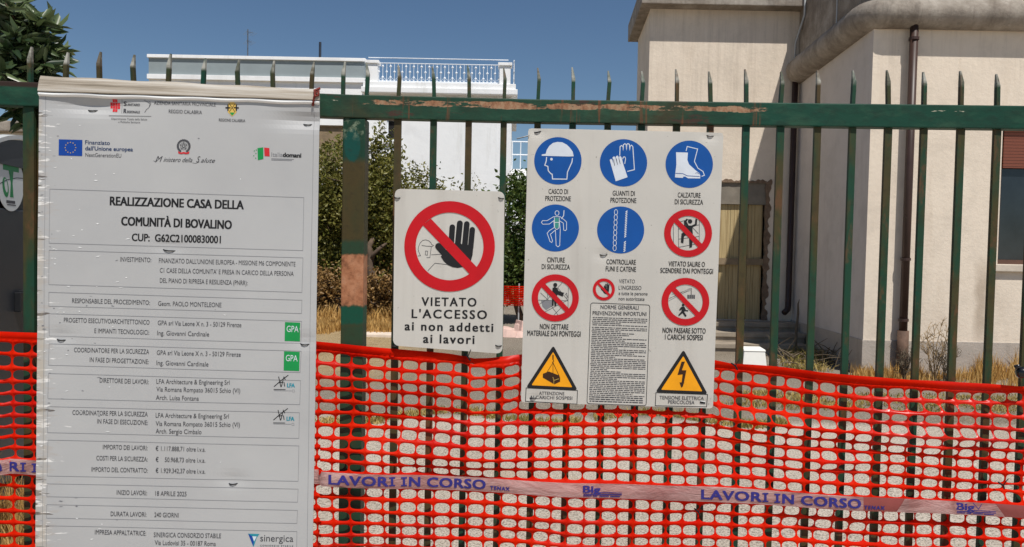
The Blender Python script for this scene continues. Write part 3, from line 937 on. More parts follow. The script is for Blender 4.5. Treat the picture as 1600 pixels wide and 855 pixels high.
# ------------------------------------------------------------------ orange barrier netting
def lerp_pts(P, x):
    if x <= P[0][0]: return P[0][1] + (P[1][1] - P[0][1]) * (x - P[0][0]) / (P[1][0] - P[0][0])
    for (x0, y0), (x1, y1) in zip(P, P[1:]):
        if x <= x1: return y0 + (y1 - y0) * (x - x0) / (x1 - x0)
    (x0, y0), (x1, y1) = P[-2:]
    return y1 + (y1 - y0) * (x - x1) / (x1 - x0)
TOP = [(0, 519), (60, 521), (280, 528), (498, 534), (560, 540.5), (640, 547.5), (700, 552.5), (724, 556), (740, 562), (765, 560), (790, 557), (815, 554), (960, 556), (1118, 562), (1145, 567), (1160, 568), (1220, 574), (1280, 582), (1340, 587), (1400, 591), (1500, 597), (1600, 601)]
TT = [(0, 718), (60, 722), (280, 728), (490, 734.5), (640, 742), (820, 751), (890, 754), (1060, 757), (1117, 758.5), (1240, 767), (1330, 773), (1420, 779), (1520, 784), (1600, 789)]
TB = [(0, 740), (60, 744), (280, 749), (490, 756), (640, 762.5), (820, 771), (890, 775), (1060, 779), (1117, 781), (1240, 788), (1330, 794), (1420, 799), (1520, 803), (1600, 807)]
def to_xz(P): return [((q := at(a, b, fy(at(a, b, 2.64).x) - .012)).x, q.z) for a, b in P]
TOPw, TTw, TBw = to_xz(TOP), to_xz(TT), to_xz(TB)
NROW = 10
BAND = 0.75
PITCH_X = 0.0607
PITCH_Z = 0.0435
wr = random.Random(21)
PINCH = []
for (a, b, s) in ((730, 562, 1.0), (1150, 575, .8), (655, 735, .8), (1093, 800, 1.0), (1560, 760, 1.2), (560, 640, .5), (930, 640, .4), (1100, 655, .5), (1290, 690, .5), (1420, 600, .5), (1590, 610, 1.0), (1200, 720, .6), (850, 830, .6), (1360, 840, .6)):
    q = at(a, b, 2.66); PINCH.append((q.x, q.z, s))
SHIELD = [(at(a, 300, 2.65).x, at(b, 300, 2.65).x, at(700, y, 2.65).z) for a, b, y in ((40, 505, 900), (806, 1128, 645), (605, 795, 560))]
CREASE = [((p := at(a, b, 2.65)).x, p.z, (q := at(c, d, 2.65)).x, q.z) for a, b, c, d in ((1330, 656, 1590, 628), (1370, 668, 1575, 684), (1390, 686, 1540, 712), (560, 628, 960, 646), (1080, 640, 1300, 668), (1180, 735, 1420, 712))]
def net_point(x, v, out=0.0):
    """x along the fence, v in rows from the top edge (0 .. 10.75 tape .. )"""
    zt_ = lerp_pts(TOPw, x); za = lerp_pts(TTw, x); zb = lerp_pts(TBw, x)
    vt = BAND + NROW
    if v <= vt:
        t = v / vt
        z = zt_ + (za - zt_) * t
        z -= (0.010 * math.sin(x * 3.3 + v * .22) ** 2 + .006 * math.sin(x * 1.7 - v * .4)) * math.sin(math.pi * t)
        z += 0.003 * math.sin(x * 7 + v * 1.3) * math.sin(math.pi * t)
    elif v <= vt + 1.4:
        z = za + (zb - za) * (v - vt) / 1.4
    else:
        z = zb - (v - vt - 1.4) * PITCH_Z - (0.009 * math.sin(x * 2.9 + v * .25) ** 2 + .006 * math.sin(x * 1.9 + v * .5)) * min(1.0, (v - vt - 1.4) / 3)
    xx = x + 0.004 * math.sin(v * 0.55 + x * 2.1) + 0.0025 * math.sin(v * 1.1 - x * 5)
    # slack between the bars, hanging folds along the rows
    y = fy(x) + 0.002
    y -= 0.017 + 0.008 * math.sin(x * 4.3 + v * .35) + 0.005 * math.sin(x * 11 - v * .5) + 0.009 * math.sin(v * 1.05 + 2.2 * math.sin(x * 1.3) + x * .9) + .004 * math.sin(v * 2.3 - x * 3.1)
    sag = math.exp(-((v - 3.4 - 1.2 * math.sin(x * 1.3)) / 1.3) ** 2)
    y -= 0.018 * sag * (0.5 + 0.5 * math.sin(x * 2.2 + 0.6))
    y -= 0.011 * math.exp(-((v - 4.75 - .15 * math.sin(x * 2)) / .55) ** 2) * (1 if x > -.55 else 0.3)
    sag2 = math.exp(-((v - 8.2 - math.sin(x * 1.9 + 2)) / 1.1) ** 2)
    y -= 0.010 * sag2
    for (cxa, cza, cxb, czb) in CREASE:
        if cxa < xx < cxb:
            t = (xx - cxa) / (cxb - cxa)
            y -= .013 * math.sin(math.pi * t) ** .7 * math.exp(-((z - cza - (czb - cza) * t) / .013) ** 2)
    for (qx, qz, s) in PINCH:
        dx, dz = xx - qx, z - qz
        g2 = dx * dx / 0.0060 + dz * dz / 0.0012
        if g2 < 9:
            e = math.exp(-g2)
            y += 0.018 * s * e
            z -= dz * 0.42 * s * e
            xx -= dx * 0.12 * s * e
    for (sa, sb, sz) in SHIELD:
        if sa < xx < sb and z > sz: y = max(y, fy(x) - .006)
    return Vector((xx, min(y - out, fy(x) + .008), z))

nx0 = at(-60, 600, 2.56).x; nx1 = at(1680, 600, 2.65).x
NCOL = int((nx1 - nx0) / PITCH_X)
netting = thing('barrier_netting', (0, 2.66, 0.55), 'orange plastic barrier netting tied across the lower half of the green fence', 'safety net')
nm_ = MB()
def solid_band(v0, v1, steps, ridge):
    for c in range(NCOL * 3):
        xa = nx0 + PITCH_X * c / 3; xb = nx0 + PITCH_X * (c + 1) / 3
        for k in range(steps):
            a = v0 + (v1 - v0) * k / steps; b = v0 + (v1 - v0) * (k + 1) / steps
            ra = ridge * math.sin(math.pi * k / steps); rb = ridge * math.sin(math.pi * (k + 1) / steps)
            nm_.add([net_point(xa, b, rb), net_point(xb, b, rb), net_point(xb, a, ra), net_point(xa, a, ra)], [(0, 1, 2, 3)])
solid_band(0.0, BAND - .12, 4, 0.006)
NB = 6
def cell(c, v0):
    """one mesh of the netting: a rounded hole in strands whose middle stands proud"""
    n_ = 4 * NB
    outer, inner, mid = [], [], []
    hx = 0.460 + wr.uniform(-.02, .010); hz_ = 0.368 + wr.uniform(-.03, .025)
    sk = wr.uniform(-.05, .05); tilt = wr.uniform(-.06, .06)
    ex = 2.0 / wr.uniform(2.35, 3.1)
    for k in range(n_):
        side, t = divmod(k, NB); t = t / NB
        u, w_ = ((t, 0), (1, t), (1 - t, 1), (0, 1 - t))[side]
        outer.append((u, w_))
        a = math.atan2(w_ - .5, u - .5)
        ca, sa = math.cos(a), math.sin(a)
        iu = .5 + hx * math.copysign(abs(ca) ** ex, ca)
        iw = .5 + hz_ * math.copysign(abs(sa) ** ex, sa)
        iu += sk * (iw - .5); iw += tilt * (iu - .5)
        inner.append((iu, iw))
    vs = []
    for (u, w_) in outer:
        hor = 1.0 if w_ in (0, 1) else 0.45
        vs.append(net_point(nx0 + PITCH_X * (c + u), v0 + w_, 0.0062 * hor))
    for (u, w_), (iu, iw) in zip(outer, inner):
        vs.append(net_point(nx0 + PITCH_X * (c + u * .4 + iu * .6), v0 + w_ * .4 + iw * .6, 0.0026 if w_ in (0, 1) else .0012))
    for (iu, iw) in inner:
        vs.append(net_point(nx0 + PITCH_X * (c + iu), v0 + iw, 0.0))
    fs = []
    for r_ in (0, n_):
        for k in range(n_):
            k2 = (k + 1) % n_
            fs.append((r_ + k, r_ + n_ + k, r_ + n_ + k2, r_ + k2))
    nm_.add(vs, fs)
for c in range(NCOL):
    # joints under the top band
    for r_ in range(NROW): cell(c, BAND + r_)
    for r_ in range(NROW): cell(c, BAND + NROW + 1.4 + r_)
# strip closing the band to the first row, and the strip behind the tape
for c in range(NCOL * NB):
    xa = nx0 + PITCH_X * c / NB; xb = nx0 + PITCH_X * (c + 1) / NB
    for a, b, oa, ob_ in ((BAND - .12, BAND, 0.0, .0062), (BAND + NROW, BAND + NROW + .7, .0062, 0), (BAND + NROW + .7, BAND + NROW + 1.4, 0, .0062), (BAND + 2 * NROW + 1.4, BAND + 2 * NROW + 2.2, .0062, 0)):
        nm_.add([net_point(xa, b, ob_), net_point(xb, b, ob_), net_point(xb, a, oa), net_point(xa, a, oa)], [(0, 1, 2, 3)])
me = bpy.data.meshes.new('net_mesh')
me.from_pydata(nm_.v, [], nm_.f)
bm = bmesh.new(); bm.from_mesh(me); bmesh.ops.remove_doubles(bm, verts=bm.verts, dist=4e-5); bm.to_mesh(me); bm.free()
link_mesh('net_mesh', me, M['net'], netting, True)

VT = BAND + NROW
def tape_pt(px, s, out):
    """px along the photograph, s = 0 top .. 1 bottom of the tape"""
    ya = lerp_pts(TT, px); yb_ = lerp_pts(TB, px)
    q = at(px, ya + (yb_ - ya) * s, 2.64)
    q = at(px, ya + (yb_ - ya) * s, fy(q.x) - .02)
    p_ = net_point(q.x, VT + 1.4 * s)
    y = min(p_.y, net_point(q.x, VT + .7).y, net_point(q.x, VT).y, net_point(q.x, VT + 1.4).y) - .0075 - out
    return Vector((q.x, y, q.z - .001 + .003 * (0.5 - s)))
def tape_strip(p0, p1, mat, name, out, sk0=0, sk1=0):
    t = MB()
    n_ = max(2, int((p1 - p0) / 6))
    vs, fs = [], []
    for i in range(n_ + 1):
        for k in range(6):
            s = k / 5
            f = i / n_
            px = p0 + sk0 * s * (1 - f) + (p1 - p0) * f + sk1 * s * f
            vs.append(tape_pt(px, s, out + 0.0018 * math.sin(s * math.pi)))
    for i in range(n_):
        for k in range(5):
            a = i * 6 + k
            fs.append((a, a + 1, a + 7, a + 6))
    t.add(vs, fs)
    return t.build(name, mat, netting, smooth=True, fix=False)
tape = tape_strip(-60, 1345, M['tape'], 'printed_tape', 0.0)
tape_strip(1345, 1418, M['tape_dark'], 'stained_tape', 0.0)
tape_strip(1412, 1552, M['tape'], 'printed_tape', 0.0016, -14, 16)
tape_strip(1552, 1680, M['tape_dark'], 'stained_tape', 0.0)
# cable ties pinching the net
for (a, b) in ((730, 560), (1092, 803), (1561, 757), (1150, 574)):
    q = at(a, b, 2.65); q.y = fy(q.x) - .02
    m = MB(); m.tube([q + Vector((-.012, .006, .012)), q + Vector((0, -.006, .004)), q + Vector((.010, .004, -.012))], .0028, 6)
    m.tube([q, q + Vector((.012, -.012, .03))], .0016, 5)
    m.build('cable_tie', M['tie'], netting)

# ------------------------------------------------------------------ signs: flat panels and the print on them
class Panel:
    """a plane y = a + b x + c (z - 1.6) with shallow dents; pixels of the photograph are measured on it"""
    def __init__(s, a, b, c, dents=()):
        s.a, s.b, s.c = a, b, c
        s.dents = [(q, depth, rx, rz) for q, depth, rx, rz in dents]
        s.wave = 0.0
    def p(s, px, py, out=0.0):
        d = ray(px, py)
        t = s.a / (d.y - s.b * d.x - s.c * d.z)
        q = CPOS + d * t
        n = Vector((s.b, -1, s.c)).normalized()
        h = s.wave * (math.sin(px * .021 + 1.0) * .6 + math.sin(px * .013 + py * .017) * .5 + math.sin(py * .03 + 2) * .4)
        for (qx, qy), depth, rx, rz in s.dents:
            h -= depth * math.exp(-((px - qx) / rx) ** 2 - ((py - qy) / rz) ** 2)
        return q + n * (h + out)
    def panel(s, outline, thick, name, mat, parent, nx=40, ny=60):
        """outline = 4 corners TL TR BR BL in pixels, rounded corners via radius"""
        (tl, tr, br, bl, rad) = outline
        vs, fs = [], []
        def edge(u, w_):
            x = (tl[0] * (1 - u) + tr[0] * u) * (1 - w_) + (bl[0] * (1 - u) + br[0] * u) * w_
            y = (tl[1] * (1 - u) + tr[1] * u) * (1 - w_) + (bl[1] * (1 - u) + br[1] * u) * w_
            return x, y
        W_ = tr[0] - tl[0]; H_ = bl[1] - tl[1]
        for j in range(ny + 1):
            for i in range(nx + 1):
                u, w_ = i / nx, j / ny
                dx, dy = min(u, 1 - u) * W_, min(w_, 1 - w_) * H_
                if rad and dx < rad and dy < rad:
                    # square corner squeezed onto the rounded one
                    ax, ay = rad - dx, rad - dy
                    m_ = max(ax, ay); l_ = math.hypot(ax, ay)
                    k_ = m_ / l_ if l_ > 0 else 1
                    nu, nw = (rad - ax * k_) / W_, (rad - ay * k_) / H_
                    u = nu if u < .5 else 1 - nu
                    w_ = nw if w_ < .5 else 1 - nw
                vs.append(s.p(*edge(u, w_)))
        N = len(vs)
        vs += [s.p(*edge(i / nx, j / ny)) * 1.0 for j in range(0) for i in range(0)]
        n = Vector((s.b, -1, s.c)).normalized()
        vs += [q - n * thick for q in vs[:N]]
        for j in range(ny):
            for i in range(nx):
                a = j * (nx + 1) + i
                fs.append((a, a + nx + 1, a + nx + 2, a + 1))
                fs.append((N + a, N + a + 1, N + a + nx + 2, N + a + nx + 1))
        ring = [i for i in range(nx + 1)] + [j * (nx + 1) + nx for j in range(1, ny + 1)] + [ny * (nx + 1) + i for i in range(nx - 1, -1, -1)] + [j * (nx + 1) for j in range(ny - 1, 0, -1)]
        for k in range(len(ring)):
            a, b = ring[k], ring[(k + 1) % len(ring)]
            fs.append((a, b, N + b, N + a))
        m = MB(); m.add(vs, fs)
        return m.build(name, mat, parent, smooth=False, fix=True)

class Print:
    """flat print on a panel: shapes given in photograph pixels, every shape a hair above the one before"""
    def __init__(s, panel, base=0.0006, step=0.000010):
        s.pn, s.base, s.step, s.k = panel, base, step, 0
        s.m = MB()
        s.lines = []
    def _out(s):
        s.k += 1
        return s.base + s.step * s.k
    def poly(s, pts, holes=()):
        o = s._out()
        loops = [pts] + list(holes)
        tris = tessellate_polygon([[Vector((a, b, 0)) for a, b in lp] for lp in loops])
        flat = [q for lp in loops for q in lp]
        s.m.add([s.pn.p(a, b, o) for a, b in flat], [tuple(t) for t in tris])
    def disc(s, cx, cy, r, n=56, ry=None):
        s.poly(ell(cx, cy, r, ry or r, n))
    def ring(s, cx, cy, r1, r0, n=64):
        o = s._out()
        vs = []
        for k in range(n):
            a = 2 * math.pi * k / n
            vs += [s.pn.p(cx + r1 * math.cos(a), cy + r1 * math.sin(a), o), s.pn.p(cx + r0 * math.cos(a), cy + r0 * math.sin(a), o)]
        s.m.add(vs, [(2 * k, 2 * k + 1, (2 * k + 3) % (2 * n), (2 * k + 2) % (2 * n)) for k in range(n)])
    def stroke(s, pts, w_, closed=False, cap=True):
        raw = [Vector((a, b)) for a, b in pts]
        pts = []
        for i in range(len(raw)):
            pts.append(raw[i])
            if i == len(raw) - 1 and not closed: break
            q = raw[(i + 1) % len(raw)]
            k_ = int((q - raw[i]).length / 7)
            for j in range(1, k_ + 1): pts.append(raw[i].lerp(q, j / (k_ + 1)))
        n = len(pts)
        o = s._out()
        L, R = [], []
        for i in range(n):
            a = pts[(i - 1) % n] if (closed or i > 0) else pts[i]
            c = pts[(i + 1) % n] if (closed or i < n - 1) else pts[i]
            d1 = (pts[i] - a); d2 = (c - pts[i])
            if d1.length < 1e-6: d1 = d2
            if d2.length < 1e-6: d2 = d1
            d1 = d1.normalized(); d2 = d2.normalized()
            t = (d1 + d2)
            t = t.normalized() if t.length > 1e-6 else d1
            nn = Vector((-t.y, t.x))
            k = 1 / max(.45, nn.dot(Vector((-d1.y, d1.x))))
            L.append(pts[i] + nn * (w_ / 2 * k)); R.append(pts[i] - nn * (w_ / 2 * k))
        vs = []
        for l, r in zip(L, R): vs += [s.pn.p(l.x, l.y, o), s.pn.p(r.x, r.y, o)]
        m_ = n if closed else n - 1
        s.m.add(vs, [(2 * i, 2 * i + 1, (2 * i + 3) % (2 * n), (2 * i + 2) % (2 * n)) for i in range(m_)])
    def capsule(s, a, b, w_):
        a, b = Vector(a), Vector(b)
        d = (b - a).normalized(); nn = Vector((-d.y, d.x)); r = w_ / 2
        pts = []
        for k in range(9):
            t = math.pi * k / 8
            q = b + nn * (r * math.cos(t)) + d * (r * math.sin(t)); pts.append((q.x, q.y))
        for k in range(9):
            t = math.pi * k / 8
            q = a - nn * (r * math.cos(t)) - d * (r * math.sin(t)); pts.append((q.x, q.y))
        s.poly(pts)
    def text(s, body, x0, y0, x1, y1, cap, bold=0.0, space=1.0, shear=0.0, lean=0.02):
        mb = MB(); s.lines.append(mb)
        w_ = max(0.0, bold - .003) * cap * 5.0      # heavy faces are struck twice, a little apart
        for dx, dy in (((-w_ / 2, -w_ / 5), (w_ / 2, -w_ / 5), (-w_ / 2, w_ / 5), (w_ / 2, w_ / 5)) if w_ > 0.02 else ((0.0, 0.0),)):
            o = s._out()
            V, F_ = glyphs(body, 0.0, space, shear)
            vs = []
            for (u, t) in V:
                bx, by = x0 + (x1 - x0) * u + dx, y0 + (y1 - y0) * u
                vs.append(s.pn.p(bx + t * cap * lean, by - t * cap + dy, o))
            mb.add(vs, F_)
    def build(s, name, mat, parent):
        res = None
        if s.m.v: res = s.m.build('logo_strokes' if s.lines and name == 'lettering' else name, mat, parent, fix=False)
        for mb in s.lines:
            res = mb.build(name, mat, parent, fix=False)
        return res

def ell(cx, cy, rx, ry, n=32, rot=0.0):
    c, s_ = math.cos(rot), math.sin(rot)
    return [(cx + rx * math.cos(t) * c - ry * math.sin(t) * s_, cy + rx * math.cos(t) * s_ + ry * math.sin(t) * c) for t in (2 * math.pi * k / n for k in range(n))]

CAPH = None
def glyphs(body, bold, space, shear, cache={}):
    global CAPH
    key = (body, bold, space, shear)
    if key in cache: return cache[key]
    def mesh_of(txt):
        cu = bpy.data.curves.new('lettering_curve', 'FONT')
        cu.body = txt; cu.size = 1.0; cu.offset = bold; cu.space_character = space; cu.shear = shear
        cu.resolution_u = 3; cu.fill_mode = 'FRONT'
        ob_ = bpy.data.objects.new('lettering_curve', cu)
        COL.objects.link(ob_)
        dg = bpy.context.evaluated_depsgraph_get()
        me_ = bpy.data.meshes.new_from_object(ob_.evaluated_get(dg))
        v_ = [(q.co.x, q.co.y) for q in me_.vertices]; f_ = [tuple(q.vertices) for q in me_.polygons]
        bpy.data.objects.remove(ob_); bpy.data.curves.remove(cu); bpy.data.meshes.remove(me_)
        return v_, f_
    if CAPH is None:
        hv, _ = mesh_of('H')
        CAPH = max(q[1] for q in hv) - min(q[1] for q in hv)
        CAPH -= 2 * bold
    v_, f_ = mesh_of(body)
    xa = min(q[0] for q in v_); xb = max(q[0] for q in v_)
    # faces looking at the camera: text is laid left to right with y up, photograph y is down, so winding is kept
    res = ([((q[0] - xa) / (xb - xa), q[1] / CAPH) for q in v_], f_)
    cache[key] = res
    return res

def fit_plane(pts, out, tilt=0.0):
    """panel plane through fence depth at two pixel columns, out metres in front, tilted by tilt"""
    (xa, xb) = pts
    A_ = at(xa, 400, 2.65); B_ = at(xb, 400, 2.65)
    ya, yb_ = fy(A_.x) - out, fy(B_.x) - out
    A_ = at(xa, 400, ya); B_ = at(xb, 400, yb_)
    b = (yb_ - ya) / (B_.x - A_.x)
    return ya - b * A_.x, b, tilt

def ties(pn, spots, parent, torn_lit=True):
    for k, (x, y, w_, ang) in enumerate(spots):
        d = Vector((math.cos(ang), math.sin(ang))) * w_ / 2
        m = MB()
        m.tube([pn.p(x - d.x, y - d.y, -.002), pn.p(x - d.x * .6, y - d.y * .6 + .8, .003), pn.p(x, y + 1.0, .004), pn.p(x + d.x * .6, y + d.y * .6 + .4, .003), pn.p(x + d.x, y + d.y, -.002)], 0.0022, 6)
        m.build('cable_tie', M['tie'], parent)
        if torn_lit:
            pr = Print(pn, .0012)
            pr.poly([(x - d.x * .5, y + 1.8), (x - d.x * .1, y + 3.6), (x + d.x * .4, y + 3.0), (x + d.x * .6, y + 1.4)])  # white fleck paints the highlight on the torn plastic below the tie
            pr.build('torn_highlight', M['torn_lit'], parent)

# ---------------------------------------------------------------- 1. no entry sign
def no_entry():
    a, b, c = fit_plane((620, 785), 0.034, -0.012)
    pn = Panel(a, b, c); pn.wave = 0.0012
    q = pn.p(702, 425)
    root = thing('prohibition_sign', q, 'white no entry sign with a black hand struck through by a red ring', 'sign')
    pn.panel(((617, 295), (788.5, 299.5), (785, 553), (614, 540), 9), 0.003, 'panel', M['sign_white'], root)
    P = Print(pn); z = lambda x, y: (625 + x / 5.344, 305 + y / 5.344)
    h = Print(pn, .0006)
    for pts in ([(150, 508), (172, 506), (160, 480), (152, 455), (156, 430), (168, 400), (188, 380), (212, 373), (238, 380), (258, 396), (264, 412), (280, 420), (272, 428), (262, 430)],
                [(262, 430), (250, 522), (222, 522)], [(182, 420), (225, 426), (262, 428)], [(214, 466), (231, 468), (229, 502), (211, 498), (214, 466)], [(262, 498), (350, 494)], [(232, 632), (292, 568), (430, 584)]):
        h.stroke([z(*p) for p in pts], 0.75)
    h.build('helmeted_head', M['ink_grey'], root)
    P = Print(pn, .0009)
    for p, q_, w_ in (((437, 268), (428, 410), 47), ((500, 236), (482, 420), 49), ((558, 241), (540, 430), 47), ((604, 289), (590, 440), 46), ((322, 428), (440, 565), 56)):
        P.capsule(z(*p), z(*q_), w_ / 5.344)
    P.poly([z(*p) for p in ((404, 400), (440, 398), (452, 406), (460, 398), (505, 398), (513, 410), (520, 404), (560, 404), (568, 416), (574, 410), (614, 412), (606, 500), (592, 552), (560, 585), (520, 602), (482, 608), (440, 602), (400, 584), (366, 552), (340, 512), (380, 480))])
    P.build('black_hand', M['ink_black'], root)
    R = Print(pn, .0016)
    R.ring(702.6, 385.1, 70.7, 52.9)
    R.poly([z(*p) for p in ((236, 214), (258, 196), (640, 600), (622, 622), (598, 646), (586, 662), (570, 648), (190, 250))])
    R.build('red_prohibition_ring', M['ink_red'], root)
    T = Print(pn, .0008)
    T.text('VIETATO', 659, 477.7, 744, 479, 13, .018, 1.25)
    T.text("L'ACCESSO", 643.5, 496.7, 760.4, 498.6, 13.2, .018, 1.25)
    T.text('ai non addetti', 632.7, 515.9, 770.2, 518.6, 13.2, .02, 1.22)
    T.text('ai lavori', 661.5, 535.6, 740.8, 537.3, 13.2, .02, 1.22)
    T.build('lettering', M['ink_black'], root)
    ties(pn, [(621, 309, 9, .1), (783, 309.5, 9, .2), (616, 540, 9, .1), (779, 540, 10, .1)], root, False)

# ---------------------------------------------------------------- 2. safety rules sign
def safety_rules():
    a, b, c = fit_plane((830, 1115), 0.036, -0.012)
    pn = Panel(a, b, c, [((840, 205), .004, 14, 10), ((1110, 212), .004, 14, 10), ((943, 399), .003, 14, 9), ((836, 623), .003, 12, 8), ((1098, 631), .003, 12, 8)]); pn.wave = 0.0016
    root = thing('safety_rules_sign', pn.p(970, 420), 'large white safety sign with blue and red round pictograms and two yellow triangles', 'sign')
    pn.panel(((825.4, 200.5), (1130.5, 207.5), (1114, 638.5), (814, 628.5), 4), 0.004, 'panel', M['sign_white'], root, 60, 84)
    A = lambda x, y: (810 + x / 3.5636, 190 + y / 3.5636)        # measured in the two enlargements
    B = lambda x, y: (810 + x / 3.718, 420 + y / 3.718)
    As = 3.5636
    discs = [(871.7, 251.5, 37), (974.2, 254.6, 37), (1077, 256.8, 37), (867.8, 356.4, 36.8), (969.7, 359.5, 36.8)]
    D = []
    for cx, cy, r in discs:
        p = Print(pn, .0006); p.disc(cx, cy, r); D.append(p.build('blue_disc', M['ink_blue'], root))
    W = lambda: Print(pn, .0010)
    # helmeted head
    w = W()
    w.poly([A(*q) for q in ((130, 184), (152, 180), (158, 158), (172, 136), (192, 120), (216, 114), (244, 116), (270, 130), (288, 148), (302, 168), (308, 194), (280, 195), (130, 191))])
    w.stroke([A(*q) for q in ((157, 198), (155, 220), (147, 244), (164, 250), (166, 274), (180, 290), (188, 294), (190, 320), (270, 321), (273, 282), (288, 248), (298, 226), (301, 204))], 1.5)
    w.disc(*A(184, 210), 2.1, 16)
    w.build('helmet_pictogram', M['ink_white'], D[0])
    # gloves
    w = W()
    w.stroke([A(*q) for q in ((564, 190), (566, 140), (574, 134), (582, 140), (583, 160), (584, 130), (592, 124), (600, 128), (602, 158), (603, 128), (610, 123), (618, 128), (620, 160), (622, 138), (630, 132), (637, 140), (646, 268), (606, 278))], 1.3)
    w.stroke([A(*q) for q in ((580, 210), (584, 198), (592, 197), (597, 206), (592, 236))], 1.2)
    w.poly([A(*q) for q in ((508, 214), (516, 208), (522, 214), (530, 236), (524, 200), (532, 194), (540, 200), (546, 232), (542, 196), (550, 189), (557, 195), (562, 230), (560, 196), (568, 192), (574, 200), (586, 244), (608, 310), (542, 333), (524, 270))])
    w.build('glove_pictogram', M['ink_white'], D[1])
    g_ = Print(pn, .0016)
    for q0, q1 in (((530, 210), (536, 246)), ((545, 206), (552, 240)), ((559, 204), (567, 236))): g_.stroke([A(*q0), A(*q1)], .7)
    g_.build('glove_pictogram', M['ink_grey'], D[1])
    # boots
    w = W()
    w.poly([A(*q) for q in ((878, 171), (944, 173), (941, 214), (950, 238), (985, 270), (1008, 288), (1013, 302), (1012, 317), (945, 316), (928, 306), (918, 307), (916, 314), (872, 311), (874, 288), (880, 240))])
    w.stroke([A(*q) for q in ((934, 164), (940, 139), (998, 153), (980, 222), (1000, 260), (1028, 278), (1036, 300), (1020, 305))], 1.2)
    w.build('boot_pictogram', M['ink_white'], D[2])
    g_ = Print(pn, .0016); g_.stroke([A(*q) for q in ((875, 288), (916, 290), (940, 302), (1010, 306))], .8); g_.stroke([A(*q) for q in ((985, 288), (996, 284), (1008, 292))], .6)
    g_.build('boot_pictogram', M['ink_blue'], D[2])
    # harness
    w = W()
    w.stroke([A(*q) for q in ell(215, 510, 11, 13, 18)], 0.9, True)
    w.stroke([A(*q) for q in ((196, 530), (160, 552), (134, 552), (128, 562), (136, 572), (172, 571), (197, 552), (200, 590), (172, 608), (160, 622), (176, 668), (186, 674), (190, 664), (178, 628), (206, 604), (210, 690), (220, 698), (230, 690), (233, 600), (228, 552), (250, 566), (252, 604), (260, 608), (268, 602), (268, 560), (256, 548), (232, 530), (196, 530))], 0.9)
    w.stroke([A(*q) for q in ((254, 494), (252, 524), (240, 542))], 1.2)
    w.build('harness_pictogram', M['ink_white'], D[3])
    g_ = Print(pn, .0014); g_.poly([A(*q) for q in ((202, 536), (224, 536), (226, 592), (203, 594))])
    g_.build('harness_pictogram', M['ink_vest'], D[3])
    g_ = Print(pn, .0018)
    g_.stroke([A(*q) for q in ((200, 534), (202, 592), (214, 602), (226, 592), (228, 534))], .9); g_.stroke([A(*q) for q in ((200, 562), (227, 562))], .9)
    g_.build('harness_pictogram', M['ink_white'], D[3])
    # chain and rope
    w = W()
    for k in range(8):
        cx, cy = 543 - 1.1 * k, 505 + 28.5 * k
        w.stroke([A(*q) for q in ell(cx, cy, 9, 15, 16)], .8, True)
    w.build('chain_pictogram', M['ink_white'], D[4]); w = W()
    for k in range(23):
        if 14 < k < 17: continue
        cx, cy = 602 - .55 * k, 500 + 10 * k
        w.stroke([A(cx - 5, cy + 5), A(cx + 5, cy - 3)], 1.5)
    w.build('rope_pictogram', M['ink_white'], D[4])
    # red rings
    def red(cx, cy, r1, r0, base):
        p = Print(pn, base)
        p.ring(cx, cy, r1, r0)
        o_ = r0 * 1.04
        for_ = math.radians(46)
        ux, uy = math.cos(for_), math.sin(for_)
        h_ = r1 * .105
        p.poly([(cx - ux * o_ + uy * h_, cy - uy * o_ - ux * h_), (cx + ux * o_ + uy * h_, cy + uy * o_ - ux * h_), (cx + ux * o_ - uy * h_, cy + uy * o_ + ux * h_), (cx - ux * o_ - uy * h_, cy - uy * o_ + ux * h_)])
        return p.build('red_prohibition_ring', M['ink_red'], root)
    r1_ = red(1075, 364.5, 37.3, 27, .0017); r2_ = red(867.6, 465.5, 36.8, 27, .0017); r3_ = red(1071, 471.6, 37.3, 27, .0017); r4_ = red(943.4, 452.3, 17.2, 12.6, .0015)
    # climbing on scaffold
    k_ = Print(pn, .0006)
    for pts in ([(862, 560), (864, 690)], [(890, 555), (892, 700)], [(1008, 545), (1006, 690)], [(892, 600), (1006, 575)], [(890, 655), (1004, 640)], [(892, 700), (1000, 680)], [(960, 580), (1002, 625)], [(892, 560), (950, 545)]):
        k_.stroke([A(*q) for q in pts], .7)
    k_.build('scaffold_pictogram', M['ink_grey'], r1_)
    k_ = Print(pn, .0010)
    k_.poly([A(*q) for q in ((932, 578), (968, 580), (972, 640), (966, 700), (952, 704), (950, 640), (930, 634), (922, 640), (918, 678), (904, 674), (908, 624), (934, 608))])
    k_.disc(*A(956, 556), 3.4, 18)
    k_.capsule(A(944, 584), A(930, 556), 3); k_.capsule(A(930, 556), A(938, 546), 2.6); k_.capsule(A(966, 584), A(988, 574), 3); k_.capsule(A(988, 574), A(990, 548), 3)
    k_.capsule(A(926, 556), A(928, 586), 2.4)
    k_.build('climber_pictogram', M['ink_black'], r1_)
    # throwing material
    k_ = Print(pn, .0006)
    for pts in ([(112, 182), (288, 186)], [(112, 212), (170, 176), (256, 80)], [(128, 140), (176, 184)], [(290, 110), (288, 226)], [(170, 120), (170, 170)], [(155, 250), (290, 180)], [(190, 215), (230, 268)], [(205, 270), (250, 225)], [(228, 110), (285, 180)]):
        k_.stroke([B(*q) for q in pts], .6)
    k_.build('scaffold_pictogram', M['ink_grey'], r2_)
    k_ = Print(pn, .0005); k_.poly([B(*q) for q in ((132, 186), (200, 184), (190, 222), (160, 240), (140, 220))]); k_.build('platform_pictogram', M['ink_lightgrey'], r2_)
    k_ = Print(pn, .0010)
    k_.disc(*B(214, 94), 3.2, 18)
